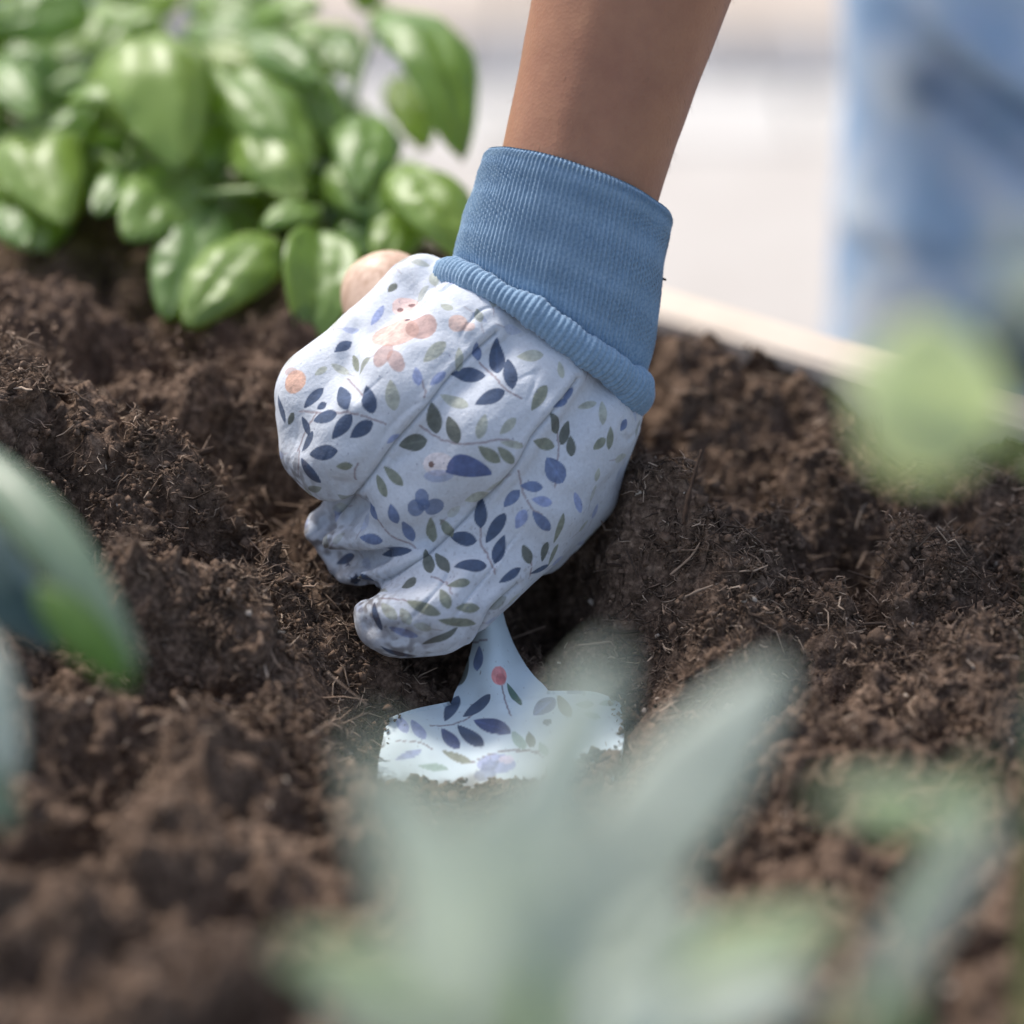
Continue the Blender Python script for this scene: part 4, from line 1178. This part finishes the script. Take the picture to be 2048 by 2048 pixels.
for vv in (v1, v2):
    c = vv.mean(0)
    v, f = shoe(c[0], c[1] - 0.02)
    mk('shoe', v, f, M['shoe'], person)

# ------------------------------------------------------------------ leaves
TOCAM = -FWD
def leaf_mesh(B, T, width, nhint, dome=0.25, bend=0.12, nu=18, nv=11, shape='ovate', ruffle=0.0, seed=0, quilt=0.034):
    B, T = np.asarray(B), np.asarray(T)
    ax = T - B; L = np.linalg.norm(ax); e1 = ax / L
    n = nhint - e1 * (nhint @ e1); n = norm(n); e2 = np.cross(n, e1)
    s = np.linspace(0, 1, nu); t = np.linspace(-1, 1, nv)
    if shape == 'ovate':
        w = np.sin(math.pi * s ** 0.8) ** 0.66
    elif shape == 'long':
        w = np.sin(math.pi * s ** 0.9) ** 0.65
    else:
        w = np.sin(math.pi * s ** 0.85) ** 0.6
    w = np.maximum(w, 0.012) * width / 2
    S, Tt = np.meshgrid(s, t, indexing='ij'); Wd = w[:, None] + 0 * Tt
    y = Wd * Tt * (1 - 0.10 * np.abs(Tt) * dome)
    z = -dome * Wd * np.abs(Tt) ** 1.8 + bend * L * np.sin(math.pi * S) + 0.05 * width * (1 - np.exp(-(Tt / 0.14) ** 2)) * (Wd / width * 2)
    P = np.stack([S.ravel() * 3, Tt.ravel() * 2, 0 * S.ravel()], 1)
    z = z + (0.05 * width * perlin(P * 1.3, seed + 3) + ruffle * width * perlin(P * 2.6, seed + 5)).reshape(z.shape)
    phs = S * 7.5 - np.abs(Tt) * 1.3
    z = z + quilt * width * np.abs(np.sin(math.pi * phs)) ** 0.7 * (1 - np.abs(Tt) ** 3) * np.minimum(1, Wd / width * 4) * (1 - np.exp(-(Tt / 0.2) ** 2))
    v = B + (S * L)[..., None] * e1 + y[..., None] * e2 + z[..., None] * n
    return v.reshape(-1, 3), grid_faces(nu, nv)
def thick_leaf(v, f, nu, nv, th):
    """give the blade of the leaf a real thickness"""
    g = v.reshape(nu, nv, 3)
    n = np.cross(np.gradient(g, axis=0), np.gradient(g, axis=1)).reshape(-1, 3)
    n /= np.maximum(np.linalg.norm(n, axis=1), 1e-12)[:, None]
    k = nu * nv
    ring = np.concatenate([np.arange(nv), np.arange(1, nu) * nv + nv - 1, np.arange(nv - 2, -1, -1) + (nu - 1) * nv, np.arange(nu - 2, 0, -1) * nv])
    r2 = np.roll(ring, -1)
    return np.concatenate([v, v - n * th]), np.concatenate([f, f[:, ::-1] + k, np.stack([ring, r2, r2 + k, ring + k], 1)])
seedn = [100]
def add_leaf(plant, bx, by, tx, ty, wpx, db, dt, mat, up=0.6, dome=0.25, bend=0.12, shape='ovate', sx=0.0, ruffle=0.0, name='leaf'):
    seedn[0] += 1
    B, T = W(bx, by, db), W(tx, ty, dt)
    width = wpx * (db + dt) / 2 * 0.3 / 2048
    nh = norm(np.array([sx, 0, up]) + TOCAM * (1 - up))
    v, f = leaf_mesh(B, T, width, nh, dome, bend, 24, 11, shape, ruffle, seedn[0] % 50)
    v, f = thick_leaf(v, f, 24, 11, 0.0003)
    return mk(name, v, f, mat, plant)
def add_stem(plant, pts, r0, r1, mat='stem', n=14):
    p = catmull([W(*q) if len(q) == 3 and not isinstance(q, np.ndarray) else q for q in pts], n)
    v, f = tube(p, np.linspace(r0, r1, n), 8)
    return mk('stem', v, f, M[mat], plant)

# ---- basil behind the hand, three plants
def soil_z(x, y):
    i = min(max(np.searchsorted(gx, x), 0), len(gx) - 1); j = min(max(np.searchsorted(gy, y), 0), len(gy) - 1)
    return SURF[i, j, 2]
def plant_root(name, px, py, d, label, cat, group=None):
    p = W(px, py, d)
    p[2] = soil_z(p[0], p[1]) - 0.003
    o = empty(name, p)
    tag(o, label, cat, group)
    return o, p
bas = []
for (px, py, d, lab) in ((110, 470, 1.19, 'basil plant with broad glossy leaves, leftmost in the bed behind the hand'),
                         (400, 560, 1.17, 'bushiest basil plant with large drooping leaves, growing in the middle of the basil row'),
                         (690, 560, 1.15, 'basil plant with curled leaves beside the wooden trowel handle')):
    o, p = plant_root('basil_plant', px, py, d, lab, 'basil plant', 'basil growing at the back of the bed')
    bas.append((o, p))
def bstem(k, tips):
    o, p = bas[k]
    for tp in tips:
        q = W(*tp)
        m_ = (p + q) / 2 + np.array([RNG.normal(0, 0.006), RNG.normal(0, 0.006), 0.01])
        add_stem(o, [p, m_, q], 0.0028, 0.0014)
bstem(0, [(90, 180, 1.19), (20, 60, 1.22), (190, 60, 1.24), (60, 330, 1.16)])
bstem(1, [(330, 60, 1.20), (420, 130, 1.18), (500, 40, 1.26), (420, 330, 1.14), (520, 380, 1.12)])
bstem(2, [(640, 120, 1.19), (770, 10, 1.20), (760, 250, 1.17), (850, 340, 1.14), (640, 420, 1.12)])
Bm, By = M['basil'], M['basil_young']
BAS = [  # plant, base x,y, tip x,y, width, d base, d tip, mat, up, dome, bend, sx
    (1, 270, 100, 365, 335, 260, 1.18, 1.12, Bm, 0.5, 0.5, 0.26, 0.0),
    (0, 40, 290, 130, 450, 225, 1.18, 1.12, Bm, 0.6, 0.5, 0.22, 0.0),
    (1, 390, 340, 250, 480, 170, 1.14, 1.11, Bm, 0.25, 0.15, 0.05, 0.0),
    (1, 430, 410, 330, 640, 165, 1.13, 1.10, Bm, 0.1, 0.2, 0.06, 0.0),
    (1, 545, 470, 370, 655, 175, 1.12, 1.095, Bm, 0.3, 0.35, 0.12, -0.2),
    (2, 640, 460, 615, 710, 150, 1.11, 1.085, Bm, 0.2, -0.4, 0.14, 0.2),
    (1, 430, 130, 620, 350, 190, 1.17, 1.13, Bm, 0.45, 0.45, 0.12, 0.2),
    (2, 740, 230, 720, 400, 150, 1.16, 1.12, Bm, 0.4, 0.4, 0.15, 0.1),
    (2, 765, 20, 925, 320, 185, 1.19, 1.14, Bm, 0.55, 0.35, 0.22, 0.3),
    (2, 800, 330, 930, 520, 170, 1.13, 1.10, Bm, 0.5, 0.4, 0.16, 0.2),
    (1, 370, 60, 560, 110, 120, 1.22, 1.20, Bm, 0.75, 0.3, 0.15, 0.0),
    (0, 190, 80, 80, 230, 105, 1.2, 1.17, By, 0.2, 0.3, 0.08, -0.2),
    (0, -20, 120, 70, 240, 110, 1.17, 1.14, Bm, 0.5, 0.3, 0.1, 0.0),
    (1, 140, 200, 260, 215, 85, 1.15, 1.13, Bm, 0.75, 0.4, 0.2, 0.0),
    (1, 300, 330, 190, 430, 110, 1.15, 1.12, Bm, 0.35, 0.3, 0.1, 0.0),
    (1, 640, 420, 520, 455, 75, 1.12, 1.11, Bm, 0.6, 0.3, 0.15, 0.0),
    (1, 380, 110, 540, 140, 90, 1.18, 1.16, By, 0.5, 0.3, 0.12, 0.0),
    (2, 660, 70, 700, 160, 90, 1.2, 1.18, By, 0.4, 0.3, 0.1, 0.0),
    (0, 10, 400, 50, 495, 110, 1.14, 1.12, Bm, 0.3, 0.3, 0.1, 0.0),
    (1, 540, 130, 690, 290, 150, 1.18, 1.15, Bm, 0.5, 0.45, 0.15, 0.2),
    (1, 480, 250, 600, 400, 160, 1.15, 1.12, Bm, 0.4, 0.4, 0.12, 0.1),
    (2, 660, 330, 780, 440, 130, 1.14, 1.12, By, 0.35, 0.3, 0.1, 0.0),
    (2, 800, 150, 850, 300, 110, 1.2, 1.18, Bm, 0.4, 0.3, 0.1, 0.1),
    (2, 760, 10, 690, -60, 90, 1.2, 1.19, By, 0.4, 0.3, 0.1, 0.0),
    (0, 90, 60, 20, -20, 110, 1.22, 1.2, Bm, 0.5, 0.3, 0.1, 0.0),
    (0, 160, 20, 300, 60, 130, 1.24, 1.22, Bm, 0.6, 0.3, 0.1, 0.0),
    (1, 500, 20, 620, 70, 120, 1.26, 1.24, Bm, 0.6, 0.3, 0.1, 0.0),
    (1, 440, 20, 560, -40, 120, 1.25, 1.24, By, 0.5, 0.3, 0.1, 0.0),
    (1, 620, 60, 720, 110, 110, 1.22, 1.2, Bm, 0.7, 0.3, 0.12, 0.0),
    (2, 830, 400, 760, 540, 120, 1.13, 1.11, Bm, 0.3, 0.3, 0.1, 0.0),
    (2, 700, 420, 760, 520, 110, 1.13, 1.12, By, 0.3, 0.3, 0.1, 0.0)]
for (k, bx_, by_, tx_, ty_, w_, db, dt, mt, up_, dome, bend, sx) in BAS:
    add_leaf(bas[k][0], bx_, by_, tx_, ty_, w_, db, dt, mt, up_, dome, bend, 'ovate', sx, 0.06)
for k in range(190):
    x = RNG.uniform(-60, 850); y = RNG.uniform(-20, 480)
    if x > 630 and y < 190: continue
    if x > 720 and y < 300: continue
    if y > 430 and x < 240: continue
    an = RNG.uniform(-0.6, math.pi + 0.6); L = RNG.uniform(95, 195)
    d = RNG.uniform(1.17, 1.27)
    p = 0 if x < 230 else (1 if x < 580 else 2)
    add_leaf(bas[p][0], x, y, x + L * math.cos(an), y + L * math.sin(an), L * RNG.uniform(0.55, 0.75), d, d - RNG.uniform(0, 0.03), By if RNG.random() < 0.16 else Bm,
             RNG.uniform(0.2, 0.75), RNG.uniform(0.2, 0.5), RNG.uniform(0.05, 0.18), 'ovate', RNG.uniform(-0.3, 0.3), 0.07)

# ---- sage in front of the lens
def root_at(name, px, py, d, label, cat, group=None):
    p = W(px, py, d); p[2] = -0.012
    o = empty(name, p); tag(o, label, cat, group)
    return o, p
sg = root_at('sage_plant', 1050, 2300, 0.60, 'blurred grey-green sage plant with long leaves in the foreground below the trowel', 'sage plant', 'sage in the foreground')
Sg, Sf = M['sage'], M['sage_green']
add_stem(sg[0], [sg[1], W(1060, 2250, 0.59), W(1080, 1950, 0.585)], 0.003, 0.002)
SAGE = [
    (960, 1960, 1225, 1290, 190, 0.625, 0.615, Sg, 0.5, 0.15, 0.04), (1130, 1900, 1570, 1320, 230, 0.665, 0.66, Sg, 0.5, 0.15, 0.03),
    (960, 1980, 740, 1470, 200, 0.56, 0.54, Sg, 0.5, 0.2, 0.05), (1000, 2040, 560, 1900, 150, 0.60, 0.59, Sf, 0.5, 0.2, 0.06),
    (1040, 2000, 960, 1560, 190, 0.60, 0.59, Sg, 0.5, 0.2, 0.03), (1190, 2060, 1690, 1830, 190, 0.64, 0.63, Sf, 0.6, 0.2, 0.06),
    (1080, 2030, 1230, 1620, 190, 0.60, 0.59, Sg, 0.5, 0.2, 0.04), (980, 2120, 640, 2010, 150, 0.62, 0.61, Sg, 0.5, 0.2, 0.06),
    (1230, 2120, 1640, 1960, 170, 0.62, 0.61, Sg, 0.5, 0.2, 0.06), (1080, 2150, 1060, 1830, 230, 0.60, 0.59, Sg, 0.5, 0.2, 0.03),
    (940, 2040, 800, 1760, 190, 0.58, 0.57, Sg, 0.5, 0.2, 0.04), (1140, 2100, 1400, 1780, 170, 0.63, 0.62, Sg, 0.5, 0.2, 0.04),
    (930, 2150, 860, 1930, 220, 0.60, 0.60, Sg, 0.5, 0.2, 0.04), (1180, 2170, 1330, 1950, 230, 0.60, 0.60, Sg, 0.5, 0.2, 0.04)]
for q in SAGE: add_leaf(sg[0], q[0], q[1], q[2], q[3], q[4], q[5], q[6], q[7], q[8], q[9], q[10], 'long', 0, 0.02)
s2 = root_at('sage_plant', 1900, 2350, 0.66, 'blurred sage sprig with thin yellow-green leaves arching at the lower right', 'sage plant', 'sage in the foreground')
add_stem(s2[0], [s2[1], W(1860, 2250, 0.66), W(1790, 1900, 0.66), W(1900, 1680, 0.66)], 0.0028, 0.0016)
for q in ((2020, 1670, 1630, 1590, 100, 0.62, 0.61, Sf, 0.6, 0.2, 0.1), (1720, 2040, 2000, 1620, 80, 0.60, 0.60, Sg, 0.5, 0.2, 0.1), (1840, 1920, 1660, 2120, 80, 0.60, 0.60, Sf, 0.5, 0.2, 0.1), (1830, 1660, 1730, 1640, 50, 0.68, 0.68, M['basil_young'], 0.3, 0.2, 0.1),
          (1900, 1690, 1960, 1520, 80, 0.66, 0.65, Sf, 0.4, 0.2, 0.1)):
    add_leaf(s2[0], q[0], q[1], q[2], q[3], q[4], q[5], q[6], q[7], q[8], q[9], q[10], 'long')
# ---- pale bud-like leaf close to the lens at the right
s3 = root_at('sage_seedling', 2150, 1300, 0.60, 'pale green rounded leaf on a thin stem, blurred in front of the bed edge', 'seedling')
add_stem(s3[0], [s3[1], W(2130, 1150, 0.62), W(2050, 900, 0.65), W(1960, 850, 0.66)], 0.002, 0.0012)
for q in ((2000, 840, 1690, 760, 300, 0.66, 0.65, M['pale'], 0.65, 0.2, 0.08), (1890, 960, 1830, 630, 330, 0.655, 0.645, M['pale'], 0.6, 0.2, 0.05), (2100, 640, 1960, 680, 150, 0.68, 0.67, M['dark_leaf'], 0.2, 0.2, 0.05), (2110, 760, 1980, 700, 150, 0.68, 0.67, M['dark_leaf'], 0.2, 0.2, 0.05),
          (2120, 620, 2010, 480, 160, 0.56, 0.55, Sg, 0.2, 0.2, 0.05)):
    add_leaf(s3[0], q[0], q[1], q[2], q[3], q[4], q[5], q[6], q[7], q[8], q[9], q[10], 'round')
s4 = root_at('leafy_seedling', 2140, 1700, 0.66, 'dark blue-green leaf poking in at the right edge', 'seedling')
add_stem(s4[0], [s4[1], W(2135, 1650, 0.66), W(2130, 1500, 0.66)], 0.002, 0.0012)
add_leaf(s4[0], 2130, 1560, 2040, 1400, 130, 0.66, 0.65, M['dark_leaf'], 0.3, 0.2, 0.08, 'round')
# ---- broad-leaved plant at the left edge
s5 = root_at('broad_leaved_plant', -180, 1300, 0.80, 'plant with long broad green leaf hanging in from the left edge', 'plant')
add_stem(s5[0], [s5[1], W(-190, 1100, 0.80), W(-160, 900, 0.80), W(-80, 860, 0.80)], 0.003, 0.0018)
add_leaf(s5[0], -110, 850, 282, 1340, 165, 0.83, 0.79, M['pepper'], 0.62, 0.9, 0.12, 'long', 0.45)
add_leaf(s5[0], 70, 1170, 268, 1376, 95, 0.79, 0.78, M['vivid'], 0.05, 0.2, 0.05, 'long', 0.0)
add_leaf(s5[0], -150, 1020, 110, 1300, 170, 0.84, 0.83, M['dark_leaf'], 0.5, 0.3, 0.1, 'ovate', 0.0)
add_leaf(s5[0], -130, 1180, 30, 1560, 150, 0.76, 0.75, M['sage'], 0.3, 0.3, 0.1, 'long', 0.2)
add_leaf(s5[0], -140, 1350, 20, 1660, 140, 0.76, 0.75, M['pepper'], 0.3, 0.3, 0.1, 'long', 0.2)

# ---- slate-blue pot beyond the bed at the top left
pp = W(10, -60, 1.95)
pot = empty('plant_pot', (pp[0], pp[1], PAVE)); tag(pot, 'slate-blue glazed plant pot standing on the paving behind the basil', 'plant pot')
prf = [(0.002, 0.0), (0.075, 0.0), (0.08, 0.01), (0.105, 0.20), (0.115, 0.20), (0.117, 0.235), (0.108, 0.237), (0.102, 0.21), (0.100, 0.19), (0.003, 0.185)]
pr = catmull(prf, 50); a = np.linspace(0, 2 * math.pi, 48, endpoint=False)
V_ = np.stack([pp[0] + pr[:, 0][:, None] * np.cos(a), pp[1] + pr[:, 0][:, None] * np.sin(a), PAVE + pr[:, 1][:, None] * 1.25 + 0 * a], -1).reshape(-1, 3)
mk('pot_wall', V_, grid_faces(50, 48, False, True), M['pot'], pot)

# ---- twigs standing in and lying on the peat
def twig(pts, r0, r1, label, mat='twig'):
    p = catmull([W(*q) for q in pts], 14)
    v, f = tube(p, np.linspace(r0, r1, 14) * (1 + 0.2 * RNG.normal(size=14)), 7)
    return tag(mk('twig', v, f, M[mat]), label, 'twig')
twig([(1368, 1050, 0.975), (1376, 1000, 0.975), (1390, 945, 0.976), (1404, 900, 0.977)], 0.0008, 0.00045, 'thin dark twig standing upright in the peat clump beside the glove')
twig([(1350, 1205, 0.985), (1400, 1180, 0.985), (1460, 1160, 0.985)], 0.0005, 0.00025, 'pale straw-coloured root lying across the peat clump beside the glove', 'root')
twig([(1340, 1150, 0.99), (1380, 1115, 0.99), (1400, 1085, 0.99)], 0.00035, 0.0002, 'short tan root leaning up beneath the upright twig', 'root')
twig([(655, 1345, 0.965), (690, 1375, 0.965), (735, 1410, 0.965)], 0.0004, 0.0002, 'long pale root strand hanging over the hole beside the thumb', 'root')
